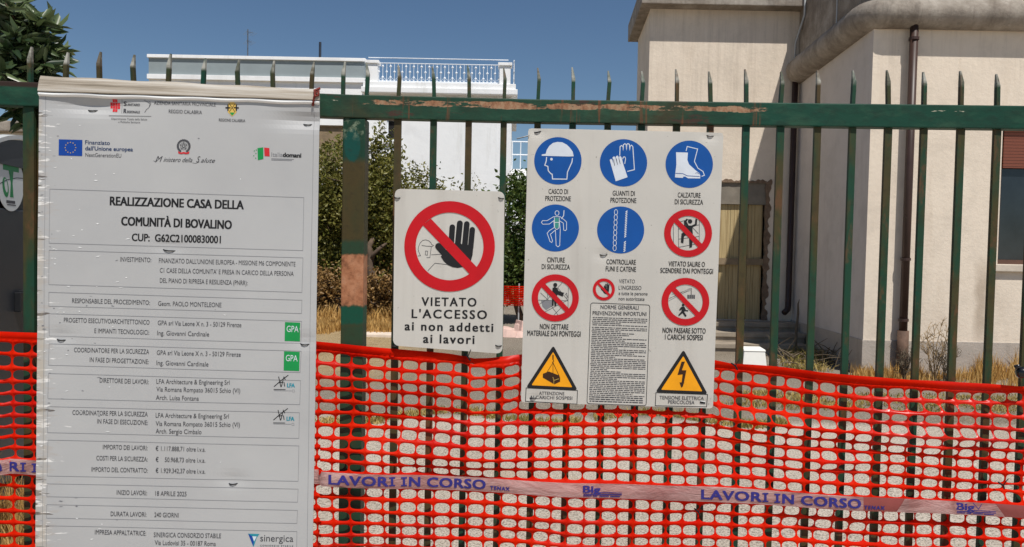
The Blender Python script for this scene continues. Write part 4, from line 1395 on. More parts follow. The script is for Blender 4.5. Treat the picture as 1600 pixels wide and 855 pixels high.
    k_.poly([B(*q) for q in ((198, 112), (210, 106), (226, 112), (232, 128), (264, 140), (258, 162), (238, 154), (226, 150), (222, 176), (220, 216), (210, 218), (206, 178), (204, 216), (194, 216), (196, 160))])
    k_.build('worker_pictogram', M['ink_black'], r2_)
    k_ = Print(pn, .0007)
    rr_ = random.Random(2)
    for _ in range(9): k_.disc(*B(rr_.uniform(262, 290), rr_.uniform(138, 168)), .7, 8)
    k_.build('debris_pictogram', M['ink_grey'], r2_)
    # hanging load
    k_ = Print(pn, .0006)
    for pts in ([(868, 190), (1000, 118)], [(868, 178), (1000, 112)], [(880, 170), (1000, 126)], [(890, 150), (960, 132)]): k_.stroke([B(*q) for q in pts], .35)
    k_.stroke([B(1004, 112), B(1004, 152)], 1.1)
    for i in range(4): k_.poly([B(982 + 11.5 * i, 152), B(991 + 11.5 * i, 152), B(991 + 11.5 * i, 174), B(982 + 11.5 * i, 174)])
    k_.build('load_pictogram', M['ink_grey'], r3_)
    k_ = Print(pn, .0010)
    k_.disc(*B(957, 211), 2.0, 16)
    k_.poly([B(*q) for q in ((946, 222), (964, 220), (974, 240), (988, 242), (986, 248), (966, 246), (964, 252), (978, 274), (970, 280), (954, 258), (932, 276), (930, 268), (946, 250), (950, 236), (938, 244), (934, 238))])
    k_.build('walker_pictogram', M['ink_black'], r3_)
    # small hand
    k_ = Print(pn, .0006)
    for p, q_ in (((500, 100), (502, 125)), ((508, 90), (509, 122)), ((517, 88), (517, 122)), ((525, 94), (523, 125)), ((482, 118), (502, 138))): k_.capsule(B(*p), B(*q_), 1.9)
    k_.poly([B(*q) for q in ((496, 120), (527, 120), (524, 138), (514, 148), (502, 146), (492, 136))])
    k_.build('hand_pictogram', M['ink_black'], r4_)
    # triangles with plates
    for ap, l_, r_, pl in (((203, 445), (44, 690), (344, 705), ((45, 692), (343, 707), (340, 786), (41, 770))), ((960, 470), (796, 717), (1100, 729), ((799, 720), (1099, 731), (1094, 803), (795, 796)))):
        ap, l_, r_ = Vector(B(*ap)), Vector(B(*l_)), Vector(B(*r_))
        c_ = (ap + l_ + r_) / 3
        def rnd(tri, r):
            out = []
            for i in range(3):
                p0, p1, p2 = tri[i - 1], tri[i], tri[(i + 1) % 3]
                a_ = p1 + (p0 - p1).normalized() * r; b_ = p1 + (p2 - p1).normalized() * r
                for t in range(6):
                    t /= 5
                    q = a_ * (1 - t) ** 2 + p1 * 2 * t * (1 - t) + b_ * t ** 2
                    out.append((q.x, q.y))
            return out
        t_ = Print(pn, .0006); t_.poly(rnd([ap, l_, r_], 5)); tr_ = t_.build('warning_triangle', M['ink_black'], root)
        t_ = Print(pn, .0010); sh = lambda v: c_ + (v - c_) * .79 + Vector((0, .6))
        t_.poly(rnd([sh(ap), sh(l_), sh(r_)], 2)); t_.build('yellow_field', M['ink_yellow'], tr_)
        t_ = Print(pn, .0006); pts = [B(*q) for q in pl]
        t_.stroke(pts, 1.0, True); t_.build('plate_outline', M['ink_black'], root)
        last = tr_
        if l_.x < 900: first = tr_
    k_ = Print(pn, .0014)
    k_.stroke([B(201, 500), B(201, 528)], 1.8); k_.stroke([B(*q) for q in ((201, 528), (206, 536), (200, 544), (196, 540))], .9)
    for q in ((165, 602), (201, 622), (236, 620)): k_.stroke([B(201, 545), B(*q)], .7)
    k_.poly([B(*q) for q in ((142, 610), (176, 596), (238, 620), (243, 640), (214, 652), (204, 668), (142, 632))])
    k_.poly([B(*q) for q in ((206, 650), (242, 632), (242, 655), (208, 671))])
    k_.build('load_pictogram', M['ink_brown'], first)
    k_ = Print(pn, .0020); k_.stroke([B(*q) for q in ((200, 628), (206, 648), (236, 638))], .6); k_.stroke([B(206, 648), B(205, 666)], .6); k_.build('load_pictogram', M['ink_gold'], first)
    k_ = Print(pn, .0014)
    k_.poly([B(*q) for q in ((948, 540), (968, 540), (950, 590), (976, 590), (962, 662), (954, 690), (946, 660), (948, 660), (954, 614), (924, 618))])
    k_.poly([B(*q) for q in ((936, 660), (964, 662), (946, 694))])
    k_.build('lightning_pictogram', M['ink_brown'], last)
    # lettering
    T = Print(pn, .0007)
    def tA(s_, x0, x1, y, cap=27, bold=.008, **k):
        p, q = A(x0, y), A(x1, y); T.text(s_, p[0], p[1], q[0], q[1] + (q[0] - p[0]) * .02, cap / As, bold, **k)
    def tB(s_, x0, x1, y, cap=27, bold=.008, **k):
        p, q = B(x0, y), B(x1, y); T.text(s_, p[0], p[1], q[0], q[1] + (q[0] - p[0]) * .02, cap / 3.718, bold, **k)
    tA('CASCO DI', 168, 276, 402); tA('PROTEZIONE', 150, 292, 441)
    tA('GUANTI DI', 525, 648, 412); tA('PROTEZIONE', 513, 656, 451)
    tA('CALZATURE', 888, 1014, 422); tA('DI SICUREZZA', 871, 1028, 460)
    tA('CINTURE', 160, 258, 783); tA('DI SICUREZZA', 130, 286, 821)
    tA('CONTROLLARE', 490, 653, 794); tA('FUNI E CATENE', 486, 654, 833)
    tA('VIETATO SALIRE O', 836, 1038, 805); tA('SCENDERE DAI PONTEGGI', 790, 1083, 842)
    tB('NON GETTARE', 125, 290, 350, 30); tB('MATERIALE DAI PONTEGGI', 52, 361, 388, 30)
    tB('NON PASSARE SOTTO', 838, 1088, 372, 30); tB('I CARICHI SOSPESI', 852, 1071, 411, 30)
    T.build('lettering', M['ink_black'], root)
    T = Print(pn, .0007)
    tB('VIETATO', 584, 676, 83, 22, .004); tB("L'INGRESSO", 582, 714, 121, 23, .004)
    tB('a tutte le persone', 582, 750, 152, 20, .006); tB('non autorizzate', 582, 732, 183, 20, .006)
    tB('NORME GENERALI', 477, 698, 233, 22, .008); tB('PREVENZIONE INFORTUNI', 431, 743, 268, 22, .008)
    tB('ATTENZIONE', 120, 267, 731, 18, .006); tB('AI CARICHI SOSPESI', 66, 313, 755, 18, .006)
    tB('TENSIONE ELETTRICA', 820, 1077, 758, 20, .006); tB('PERICOLOSA', 870, 1023, 784, 20, .006)
    T.build('lettering', M['ink_grey'], root)
    # framed rules: rows of print too small to read
    f_ = Print(pn, .0006)
    c4 = [Vector(B(420, 198)), Vector(B(764, 211)), Vector(B(742, 796)), Vector(B(398, 783))]
    pts = []
    for i in range(4):
        p0, p1, p2 = c4[i - 1], c4[i], c4[(i + 1) % 4]
        a_ = p1 + (p0 - p1).normalized() * 4; b_ = p1 + (p2 - p1).normalized() * 4
        for t in range(5):
            t /= 4; q = a_ * (1 - t) ** 2 + p1 * 2 * t * (1 - t) + b_ * t ** 2; pts.append((q.x, q.y))
    f_.stroke(pts, .9, True); f_.build('rules_frame', M['ink_black'], root)
    ro = random.Random(8)
    f_ = Print(pn, .0006, .0)
    yy = 280.0
    k = 0
    while yy < 772:
        tt = (yy - 200) / 585
        xa = 430 - 22 * tt; xb = 752 - 22 * tt
        if 738 < yy: xb -= 8
        end = xb if ro.random() < .62 else xa + (xb - xa) * ro.uniform(.25, .8)
        x = xa + ro.uniform(0, 5)
        hh = 4.6 if yy < 738 else 6.2
        while x < end - 5:
            wd = min(ro.uniform(8, 34), end - x)
            sl = .036
            f_.poly([B(x, yy + (x - xa) * sl), B(x + wd, yy + (x + wd - xa) * sl), B(x + wd, yy + (x + wd - xa) * sl + hh), B(x, yy + (x - xa) * sl + hh)])
            x += wd + ro.uniform(2.5, 5)
        yy += 10.6 if yy < 738 else 12.5
        if ro.random() < .14: yy += 4
    f_.build('small_print', M['ink_grey'], root)
    ties(pn, [(840, 206, 11, -.15), (1110, 212, 11, .1), (943, 398, 12, 0), (833, 622, 11, 0)], root)
    m = Print(pn, .0012); m.poly([B(1056, 768), B(1086, 770), B(1084, 788), B(1055, 786)]); m.build('torn_highlight', M['torn_lit'], root)  # torn plastic with its highlight painted in white
    m = Print(pn, .0018); m.poly([B(1055, 770), B(1086, 776), B(1085, 786), B(1056, 784)]); m.build('tie_slot', M['tie'], root)
    # loose black wire end sticking out at the upper left corner
    m = MB(); m.tube([pn.p(827, 212, .004), pn.p(818, 215, .01), pn.p(808, 218, .02)], .0022, 6); m.build('wire_end', M['tie'], root)

# ---------------------------------------------------------------- 3. building site board
def site_board():
    a, b, c = fit_plane((62, 498), 0.042, -0.015)
    tz = [(143, 172, 15, .05), (480, 194, 14, .05), (264, 391, 20, .1), (95, 531, 14, .1), (476, 538, 14, .05), (364, 756, 14, 0)]
    pn = Panel(a, b, c, [((q[0], q[1] - 6), .013 if q[1] < 200 else .004, 46 if q[1] < 200 else 22, 11) for q in tz]); pn.wave = 0.0016
    root = thing('site_notice_board', pn.p(280, 500), 'tall weathered white building site board covered in printed text boxes and logos', 'sign')
    pn.panel(((61.2, 140), (499.5, 154), (487.5, 930), (55, 930), 0), 0.004, 'panel', M['board'], root, 70, 110)
    # wooden strip along the top, leaning back from the panel
    bt = MB()
    n_ = 40
    vs, fs = [], []
    prof = [(0.0, .0065), (0.05, .0085), (0.16, .0075), (0.3, .0062), (0.55, .004), (0.8, .000), (1.0, -.006)]
    for i in range(n_ + 1):
        u = i / n_
        xl, yl = 61.0 + (499.5 - 61.0) * u, 143.5 + (157.5 - 143.5) * u
        xt, yt = 62.5 + (498.5 - 62.5) * u, 118.0 + (139.5 - 118.0) * u + (.8 * math.sin(u * 23))
        for t, o in prof:
            vs.append(pn.p(xl + (xt - xl) * t, yl + (yt - yl) * t, o + .002))
        vs.append(pn.p(xt, yt, -.016)); vs.append(pn.p(xl, yl, -.006))
    k = len(prof) + 2
    for i in range(n_):
        for j in range(k):
            fs.append((i * k + j, i * k + (j + 1) % k, (i + 1) * k + (j + 1) % k, (i + 1) * k + j))
    fs += [tuple(range(k)), tuple(n_ * k + j for j in range(k - 1, -1, -1))]
    bt.add(vs, fs); bt.build('wooden_strip', M['batten'], root)
    lit_band = MB(); vs, fs = [], []  # added white strip painting the sunlit band near the panel's top
    prof = [(0.0, .0005), (0.12, .003), (0.5, .0075), (0.8, .0065), (1.0, .0055)]
    for i in range(n_ + 1):
        u = i / n_
        xl, y0 = 61.2 + (499.3 - 61.2) * u, 144.5 + 14.0 * u
        for t, o in prof: vs.append(pn.p(xl, y0 + 5.5 * (1 - t) + .8 * math.sin(u * 31), o + .001))
        vs.append(pn.p(xl, y0, -.003)); vs.append(pn.p(xl, y0 + 5, -.003))
    k = len(prof) + 2
    for i in range(n_):
        for j in range(k): fs.append((i * k + j, i * k + (j + 1) % k, (i + 1) * k + (j + 1) % k, (i + 1) * k + j))
    lit_band.add(vs, fs); lit_band.build('painted_sunlit_band', M['torn_lit'], root, smooth=True)
    Z = lambda x, y: (x / 2.85, 100 + y / 2.85)
    Zb = lambda x, y: (50 + x / 3.478, 380 + y / 3.478)
    Zc = lambda x, y: (50 + x / 3.478, 610 + y / 3.478)
    # ruled boxes
    boxes = [((77.9, 295.4), (474.6, 308.8), (473.2, 391.6), (77.2, 380)), ((77.3, 390.9), (473.5, 403), (471.8, 457), (76.7, 444.7)),
             ((76.7, 456.8), (471.8, 469.2), (471.2, 490), (76.5, 478.6)), ((76.7, 490.2), (471.2, 502.2), (469.8, 536.7), (76.5, 525.2)),
             ((76.7, 537.3), (470.6, 548.8), (468.9, 582.2), (75.9, 570.6)), ((75.9, 583.6), (469.8, 594.8), (468.3, 632.4), (75, 623)),
             ((75, 635.3), (467.8, 645), (466.9, 685.3), (74.4, 676)), ((75, 687.6), (466.9, 697), (465.8, 752.3), (73.9, 743.7)),
             ((73.9, 755.8), (465.8, 764.4), (464.9, 784.8), (73.6, 775.9)), ((73.6, 788.3), (464.9, 797.5), (464, 817.9), (73, 809.3)),
             ((73, 821.3), (464, 830.5), (463.2, 890), (72.5, 882))]
    for bx in boxes:
        p = Print(pn, .0006); p.stroke(bx, .55, True); p.build('text_box', M['ink_lightgrey'], root)
    for ln in ([(71.5, 150), (69, 500), (66.5, 900)], [(490.5, 172), (484.5, 500), (479.5, 900)]):
        p = Print(pn, .0006); p.stroke(ln, .5); p.build('border_line', M['ink_lightgrey'], root)
    # title
    T = Print(pn, .0007)
    T.text('REALIZZAZIONE CASA DELLA', 172, 320.6, 380.3, 327, 13.2, .022)
    T.text('COMUNITÀ DI BOVALINO', 189.8, 352, 361.8, 358, 13.2, .022)
    T.text('CUP:  G62C21000830001', 206.3, 376.4, 344.9, 380.2, 11.3, .016)
    T.build('lettering', M['ink_black'], root)
    rows = [('INVESTIMENTO:', 188, 408.8, 236.3, 409.9), ("FINANZIATO DALL'UNIONE EUROPEA - MISSIONE M6 COMPONENTE", 248.4, 410.7, 461.7, 416.4),
            ("C1 CASE DELLA COMUNITA' E PRESA IN CARICO DELLA PERSONA", 249.8, 426, 458.9, 431.4), ('DEL PIANO DI RIPRESA E RESILIENZA (PNRR):', 249.8, 441.8, 387, 445.8),
            ('RESPONSABILE DEL PROCEDIMENTO:', 112.7, 473.4, 234, 476.6), ('Geom. PAOLO MONTELEONE', 247, 477.8, 346, 480.2),
            ('PROGETTO ESECUTIVOARCHITETTONICO', 99.7, 503.6, 233.4, 507.4), ('E IMPIANTI TECNOLOGICI:', 147.2, 520.5, 232.9, 523.2),
            ('GPA srl Via Leone X n. 3 - 50129 Firenze', 246.4, 508, 377.2, 511.4), ('Ing. Giovanni Cardinale', 245.5, 523.8, 326.9, 525.8),
            ('COORDINATORE PER LA SICUREZZA', 115.5, 550.3, 232.9, 553.4), ('IN FASE DI PROGETTAZIONE:', 140, 565.6, 232.3, 568.9),
            ('GPA srl Via Leone X n. 3 - 50129 Firenze', 245, 554.5, 376.3, 557.4), ('Ing. Giovanni Cardinale', 244.6, 570.3, 326, 572.6),
            ('DIRETTORE DEI LAVORI:', 155.8, 597.7, 232.3, 600.3), ('LFA Architecture & Engineering Srl', 244.6, 599.4, 359, 601.2),
            ('Via Romana Rompato 36015 Schio (VI)', 244.6, 611.5, 375.5, 614), ('Arch. Luisa Fontana', 244, 624.4, 311, 626),
            ('COORDINATORE PER LA SICUREZZA', 113.3, 648, 231.1, 650.8), ('IN FASE DI ESECUZIONE:', 152, 661.8, 231.1, 664),
            ('LFA Architecture & Engineering Srl', 243.5, 652.3, 357.7, 654), ('Via Romana Rompato 36015 Schio (VI)', 243.5, 665.2, 374.9, 667.2), ('Arch. Sergio Cimbalo', 243.5, 677, 315, 678.4),
            ('IMPORTO DEI LAVORI:', 160.7, 702, 230.6, 703.7), ('COSTI PER LA SICUREZZA:', 150.6, 719.3, 230.6, 721.3), ('IMPORTO DEL CONTRATTO:', 142.9, 737, 230.6, 738.9),
            ('€ 1.117.888,71 oltre i.v.a.', 243.2, 704.3, 321.1, 705.8), ('€', 243.2, 721.6, 247.8, 721.7), ('50.968,73 oltre i.v.a.', 257.6, 721.8, 320.8, 723), ('€ 1.929.342,37 oltre i.v.a.', 243.2, 738.8, 320.8, 740.2),
            ('INIZIO LAVORI:', 182.3, 773, 229.7, 774), ('18 APRILE 2025', 242.6, 774.5, 291.5, 775.5), ('DURATA LAVORI:', 173, 806.4, 228.8, 807.5), ('240 GIORNI', 241.2, 807.8, 279.2, 808.6),
            ('IMPRESA APPALTATRICE:', 148.3, 835, 228.3, 836.9), ('SINERGICA CONSORZIO STABILE', 240.3, 839, 345.6, 840.6), ('Via Ludovisi 35 - 00187 Roma', 241.8, 851.3, 337.5, 852.8)]
    T = Print(pn, .0007, .000003)
    for s_, x0, y0, x1, y1 in rows: T.text(s_, x0, y0, x1, y1, 7.1, .004)
    T.build('lettering', M['ink_grey'], root)
    # logos: health authority cross
    p = Print(pn, .0008)
    x0, y0, x1, y1 = 170.9, 154.6, 187, 174.6
    for i in range(4):
        for j in range(4):
            if (i in (0, 3)) and (j in (0, 3)): continue
            ax = x0 + (x1 - x0) * i / 4; ay = y0 + (y1 - y0) * j / 4 + .3 * i
            p.poly([(ax, ay), (ax + 3.6, ay + .1), (ax + 3.6, ay + 4.6), (ax, ay + 4.5)])
    p.build('red_cross_logo', M['ink_crimson'], root)
    T = Print(pn, .0008, .00001)
    T.text('S', 192.8, 165, 197, 165.1, 6.4, .03); T.text('ANITARIO', 198.4, 165.1, 218.4, 165.8, 3.6, .02)
    T.text('R', 192.8, 176.3, 197, 176.4, 6.4, .03); T.text('EGIONALE', 198.4, 176.4, 218.4, 177.1, 3.6, .02)
    T.text('Dipartimento Tutela della Salute', 174, 187, 230, 188.4, 3.0, .0); T.text('e Politiche Sanitarie', 185, 192, 219, 192.9, 3.0, .0)
    T.stroke([(169.6, 180.6), (236.5, 182)], .6); T.stroke([(190, 155.5), (189.6, 177)], .4)
    T.stroke([(225, 157), (230, 159), (234.5, 162), (233, 168), (229, 171), (226, 176)], .6); T.stroke([(233, 158), (236, 162), (233, 168)], .4)
    T.text('AZIENDA SANITARIA PROVINCIALE', 240.7, 163.4, 337.5, 166.6, 5.2, .0); T.text('REGGIO CALABRIA', 264, 176.8, 316, 178.6, 5.4, .004)
    T.text('REGIONE CALABRIA', 342.5, 189.8, 383.4, 191.2, 4.4, .006)
    T.build('lettering', M['ink_grey'], root)
    p = Print(pn, .0007); p.poly([(356.5, 162), (369.5, 162.4), (369.8, 176), (363.2, 182.5), (356.3, 175.6)]); p.disc(363.2, 162.5, 4.2, 18); cr = p.build('regional_crest', M['ink_gold'], root)
    p = Print(pn, .0012)
    for cx_ in (356.6, 369.6):
        p.stroke([(cx_ - 4, 168.6), (cx_ + 4, 168.9)], 2.0); p.stroke([(cx_, 163.8), (cx_, 173.6)], 2.0)
    p.stroke([(358.6, 162.2), (367.8, 175.4)], .8); p.stroke([(367.8, 162.4), (358.6, 175)], .8)
    p.build('crest_crosses', M['ink_black'], cr)
    p = Print(pn, .0012); p.poly([(359, 176), (367.4, 176.2), (363.2, 181.2)]); p.build('crest_tree', M['ink_green'], cr)
    # European flag
    p = Print(pn, .0007); p.poly([(92, 217.8), (128.8, 218.8), (128.4, 244), (91.6, 243)]); fl = p.build('blue_star_flag', M['ink_euro'], root)
    p = Print(pn, .0011, .0)
    for k in range(12):
        a_ = 2 * math.pi * k / 12; cx_, cy_ = 110.2 + 8.2 * math.cos(a_), 230.8 + 8.2 * math.sin(a_)
        p.poly([(cx_ + (1.25 if i % 2 == 0 else .5) * math.sin(math.pi * i / 5), cy_ - (1.25 if i % 2 == 0 else .5) * math.cos(math.pi * i / 5)) for i in range(10)])
    p.build('flag_stars', M['ink_gold'], fl)
    T = Print(pn, .0007)
    T.text('Finanziato', 133, 225.4, 171.6, 226.6, 6.2, .012); T.text("dall'Unione europea", 133.3, 234.8, 207.6, 236.6, 6.2, .016)
    T.build('lettering', S_NAVY, root)
    T = Print(pn, .0007); T.text('NextGenerationEU', 133.3, 245, 189.5, 246.4, 6.0, -.004); T.build('lettering', M['ink_grey'], root)
    # republic emblem
    p = Print(pn, .0007)
    for k in range(40):
        a_ = math.radians(120 + 300 * k / 39)
        for rr_, ww in ((9.8, 1.5), (8.1, 1.2)):
            cx_, cy_ = 287.4 + rr_ * math.cos(a_), 228.6 + rr_ * math.sin(a_)
            if rr_ > 9 or k % 2: p.poly(ell(cx_, cy_, ww * 1.0, .62, 8, a_ + (1.0 if k % 2 else .4)))
    p.stroke([(287.4 + 6.0 * math.sin(math.pi * 4 * k / 5), 228.4 - 6.0 * math.cos(math.pi * 4 * k / 5)) for k in range(5)], .7, True)
    p.stroke(ell(287.4, 228.6, 5.4, 5.4, 24), .5, True)
    em = p.build('republic_emblem', M['ink_grey'], root)
    p = Print(pn, .0012); p.poly([(278.5, 236.5), (283, 238.6), (287.5, 237.6), (292, 238.8), (296.5, 236.8), (295.6, 240.4), (290.5, 241.2), (287.4, 240.2), (284, 241), (279.2, 240)]); p.build('emblem_ribbon', M['ink_crimson'], em)
    T = Print(pn, .0007)
    T.text('M', 243, 252.8, 254.5, 253.2, 9.0, -.012, shear=.45, lean=0); T.text('inistero della', 255.5, 252.9, 301, 253.8, 7.0, -.008, shear=.5, lean=0)
    T.text('S', 307, 253.8, 313.5, 254, 9.4, -.012, shear=.45, lean=0); T.text('alute', 314, 254, 336.5, 254.6, 7.0, -.008, shear=.5, lean=0)
    T.stroke([(240, 251), (243.5, 253.4), (248, 249)], .5); T.stroke([(301, 254.6), (306, 255.6), (312, 253)], .5)
    T.build('lettering', M['ink_grey'], root)
    # recovery plan logo
    p = Print(pn, .0007); p.poly([(402.4, 231.6), (411.4, 230.4), (411.6, 248.6), (403, 250.4)])
    for k, (x, y) in enumerate(((397.5, 236), (400, 240), (396.6, 243.6), (399.6, 247.2), (400.6, 234.6))): p.disc(x, y, .9, 8)
    p.build('green_flag_logo', M['ink_green'], root)
    p = Print(pn, .0007); p.poly([(412.8, 230.6), (421, 231.6), (421.4, 244.6), (413.4, 244)]); p.build('red_flag_logo', M['ink_crimson'], root)
    T = Print(pn, .0007); T.text('Italia', 424, 244.6, 441.6, 245.2, 6.6, -.004); T.stroke([(424, 248), (459, 249)], .9); T.stroke([(424, 250), (456, 250.9)], .7); T.build('lettering', M['ink_lightgrey'], root)
    T = Print(pn, .0007); T.text('domani', 442.2, 245.2, 470.3, 246.3, 6.6, .03); T.build('lettering', M['ink_black'], root)
    # green squares
    for q in (((445.3, 503.4), (469, 504.3), (468.4, 534), (444.7, 533)), ((443.9, 549), (468.3, 550), (467.5, 580), (443.2, 579))):
        p = Print(pn, .0007); p.poly(q); sq = p.build('green_square_logo', M['ink_green'], root)
        cx_ = q[0][0]; cy_ = q[0][1]
        p = Print(pn, .0011); p.text('GPA', cx_ + 2.6, cy_ + 15.2, cx_ + 21, cy_ + 15.9, 9.6, -.002); p.build('lettering', M['ink_white'], sq)
    # architects' logo, twice
    for oy in (0.0, 52.2):
        ox = -.9 if oy else 0
        p = Print(pn, .0007)
        z = lambda x, y: (50 + x / 3.478 + ox + .9, 558 + y / 3.478 + oy)
        for pts in ([(1312, 203 - 42), (1350, 170 - 42), (1390, 140 - 42)], [(1337, 148 - 42), (1350, 205 - 42)], [(1352, 203 - 42), (1366, 150 - 42), (1374, 166 - 42)], [(1336, 182 - 42), (1362, 178 - 42)], [(1366, 178 - 42), (1370, 202 - 42)]):
            p.stroke([z(*q) for q in pts], 1.2)
        p.stroke([z(1310, 176), z(1375, 177)], .9)
        lo = p.build('scribble_logo', M['ink_black'], root)
        p = Print(pn, .0007); p.text('LFA', *z(1384, 164), *z(1424, 165), 6.0, .03); p.build('lettering', M['ink_teal'], lo)
        p = Print(pn, .0007); p.stroke([z(1312, 182), z(1408, 184)], .5); p.stroke([z(*q) for q in ((1412, 178), (1422, 178), (1424, 190), (1412, 190))], .4, True); p.build('small_print', M['ink_lightgrey'], lo)
    # contractor's logo
    p = Print(pn, .0007); p.poly([Zc(1175, 778), Zc(1237, 780), Zc(1222, 800), Zc(1205, 850)]); sl = p.build('triangle_logo', M['ink_teal'], root)
    p = Print(pn, .0011); p.poly([Zc(1198, 792), Zc(1222, 793), Zc(1208, 820)]); p.build('triangle_logo', M['ink_white'], sl)
    p = Print(pn, .0011); p.poly([Zc(1176, 779), Zc(1196, 790), Zc(1206, 822), Zc(1203, 846)]); p.build('triangle_logo', M['ink_euro'], sl)
    T = Print(pn, .0007); T.text('sinergica', 406.7, 845.7, 458.3, 846.7, 10.6, .004); T.text('CONSORZIO STABILE', 406.7, 853.6, 458, 854.6, 2.6, .01, 1.5); T.build('lettering', M['ink_grey'], root)
    ties(pn, tz, root)
    # chips and scratches of the printed film, most of them towards the left edge
    rs = random.Random(19)
    wm, dm = Print(pn, .0010, .000003), Print(pn, .0008, .000003)
    for k in range(95):
        x = 64 + 130 * rs.random() ** 1.8 if rs.random() < .8 else rs.uniform(70, 480)
        y = rs.uniform(185, 860)
        L_ = rs.uniform(2, 8) * (.6 if x > 200 else 1.0); h_ = rs.uniform(.5, 1.5)
        a_ = rs.uniform(-.25, .15)
        pts = [(x - L_ / 2, y + a_ * -L_ / 2), (x - L_ * .1, y - h_ * rs.uniform(.3, .9)), (x + L_ / 2, y + a_ * L_ / 2), (x + L_ * .1, y + h_ * rs.uniform(.3, .9))]
        (dm if rs.random() < .42 else wm).poly(pts)
    tag(wm.build('scuff_marks', M['torn_lit'], root), kind='stuff'); tag(dm.build('scuff_marks', M['ink_lightgrey'], root), kind='stuff')
    # red cord knotted at the upper right corner
    m = MB(); m.tube([pn.p(489, 166, .004), pn.p(491, 155, .008), pn.p(494, 146, .012), pn.p(499, 143, .012), pn.p(498, 150, .012), pn.p(493, 152, .014), pn.p(492, 142, .008), pn.p(500, 138, .0)], .0045, 7)
    m.build('knotted_cord', M['redtie'], root, smooth=True)

S_NAVY = ink('ink_darkblue', S(44, 62, 98))
no_entry(); safety_rules(); site_board()

# ---------------------------------------------------------------- print on the netting's tape
class TapePanel:
    def p(s, px, py, out=0.0):
        ya = lerp_pts(TT, px); yb_ = lerp_pts(TB, px)
        t = (py - ya) / (yb_ - ya)
        return tape_pt(px, t, out + 0.0018 * math.sin(min(1, max(0, t)) * math.pi) + .0012)
TPn = TapePanel()
def lavori(x0, x1, tag_=True):
    L_ = x1 - x0
    T = Print(TPn, .0004)
    yb_ = lambda x: lerp_pts(TT, x) + (lerp_pts(TB, x) - lerp_pts(TT, x)) * .80
    words = (('LAVORI', 0.0, .426), ('IN', .457, .580), ('CORSO', .627, 1.0))
    sc_ = L_
    def capital_i(xi):
        yq = yb_(xi)
        for dy in (-12.3, -1.0): T.stroke([(xi - 4.6, yq + dy), (xi + 4.6, yq + dy)], 2.0)
        T.stroke([(xi, yq), (xi, yq - 13.2)], 3.6)
    T.text('LAVOR', x0, yb_(x0), x0 + .378 * L_, yb_(x0 + .378 * L_), 13.2, .03, 1.06); capital_i(x0 + .404 * L_)
    capital_i(x0 + .478 * L_); T.text('N', x0 + .512 * L_, yb_(x0 + .512 * L_), x0 + .578 * L_, yb_(x0 + .578 * L_), 13.2, .03)
    words = (('CORSO', .627, 1.0),)
    for w_, a_, b_ in words:
        T.text(w_, x0 + a_ * sc_, yb_(x0 + a_ * sc_), x0 + b_ * sc_, yb_(x0 + b_ * sc_), 13.2, .03, 1.06)
        if False and w_[-1] == 'I' or w_[0] == 'I':
            xi = x0 + (b_ * sc_ - 2.0 if w_[-1] == 'I' else a_ * sc_ + 2.0)
            yq = yb_(xi)
            for dy in (-12.3, -1.0): T.stroke([(xi - 4.4, yq + dy), (xi + 4.4, yq + dy)], 2.0)
    o = T.build('lettering', M['ink_tape'], tape)
    return o
lavori(516, 758); lavori(1094, 1340); lavori(-66, 178)
T = Print(TPn, .0004)
yy = lambda x, f: lerp_pts(TT, x) + (lerp_pts(TB, x) - lerp_pts(TT, x)) * f
T.text('TENAX', 766, yy(766, .8), 796, yy(796, .8), 5.2, .03, 1.2)
T.text('TENAX', 1346, yy(1346, .84), 1379, yy(1379, .84), 5.2, .03, 1.2)
for x0 in (911, 1493):
    T.text('Big', x0, yy(x0, .62), x0 + 26, yy(x0 + 26, .62), 9.6, .035)
    T.stroke([(x0 + 26, yy(x0 + 26, .60)), (x0 + 60, yy(x0 + 60, .60))], 1.0)
    T.stroke([(x0, yy(x0, .74)), (x0 + 60, yy(x0 + 60, .72))], 1.4)
    for a_, b_ in ((0, 13), (15, 22), (25, 40), (42, 57)): T.stroke([(x0 + a_, yy(x0 + a_, .86)), (x0 + b_, yy(x0 + b_, .85))], 1.5)
T.stroke([(1518, yy(1518, .05)), (1526, yy(1526, .5)), (1531, yy(1531, .1))], 1.0)
T.build('lettering', M['ink_tape'], tape)

# ------------------------------------------------------------------ portable toilet cabin at the left edge
TH = math.radians(101)
tn = Vector((math.sin(TH), -math.cos(TH), 0))            # the way its door faces
tu = Vector((math.cos(TH), math.sin(TH), 0))             # along the door, near to far
T0 = Vector((at(-40, 400, 4.05).x, 4.05, 0))             # near edge of the door side
wc = thing('portable_toilet', T0, 'dark grey portable toilet cabin with a round white green sticker behind the fence', 'portable toilet')
WD = 1.12
def tp_(s, d, z): return T0 + tu * s - tn * d + Vector((0, 0, z))
def wbox(mb, s0, s1, d0, d1, z0, z1):
    mb.hexa([tp_(s0, d0, z0), tp_(s1, d0, z0), tp_(s1, d1, z0), tp_(s0, d1, z0)], [tp_(s0, d0, z1), tp_(s1, d0, z1), tp_(s1, d1, z1), tp_(s0, d1, z1)])
ZT = 2.20
m = MB(); wbox(m, 0, WD, 0, 1.1, .12, ZT - .17); m.build('cabin', M['toilet'], wc, bevel=.02)
m = MB(); wbox(m, -.03, WD + .03, -.03, 1.13, 0, .118); m.build('skid_base', M['toilet_dark'], wc, bevel=.01)
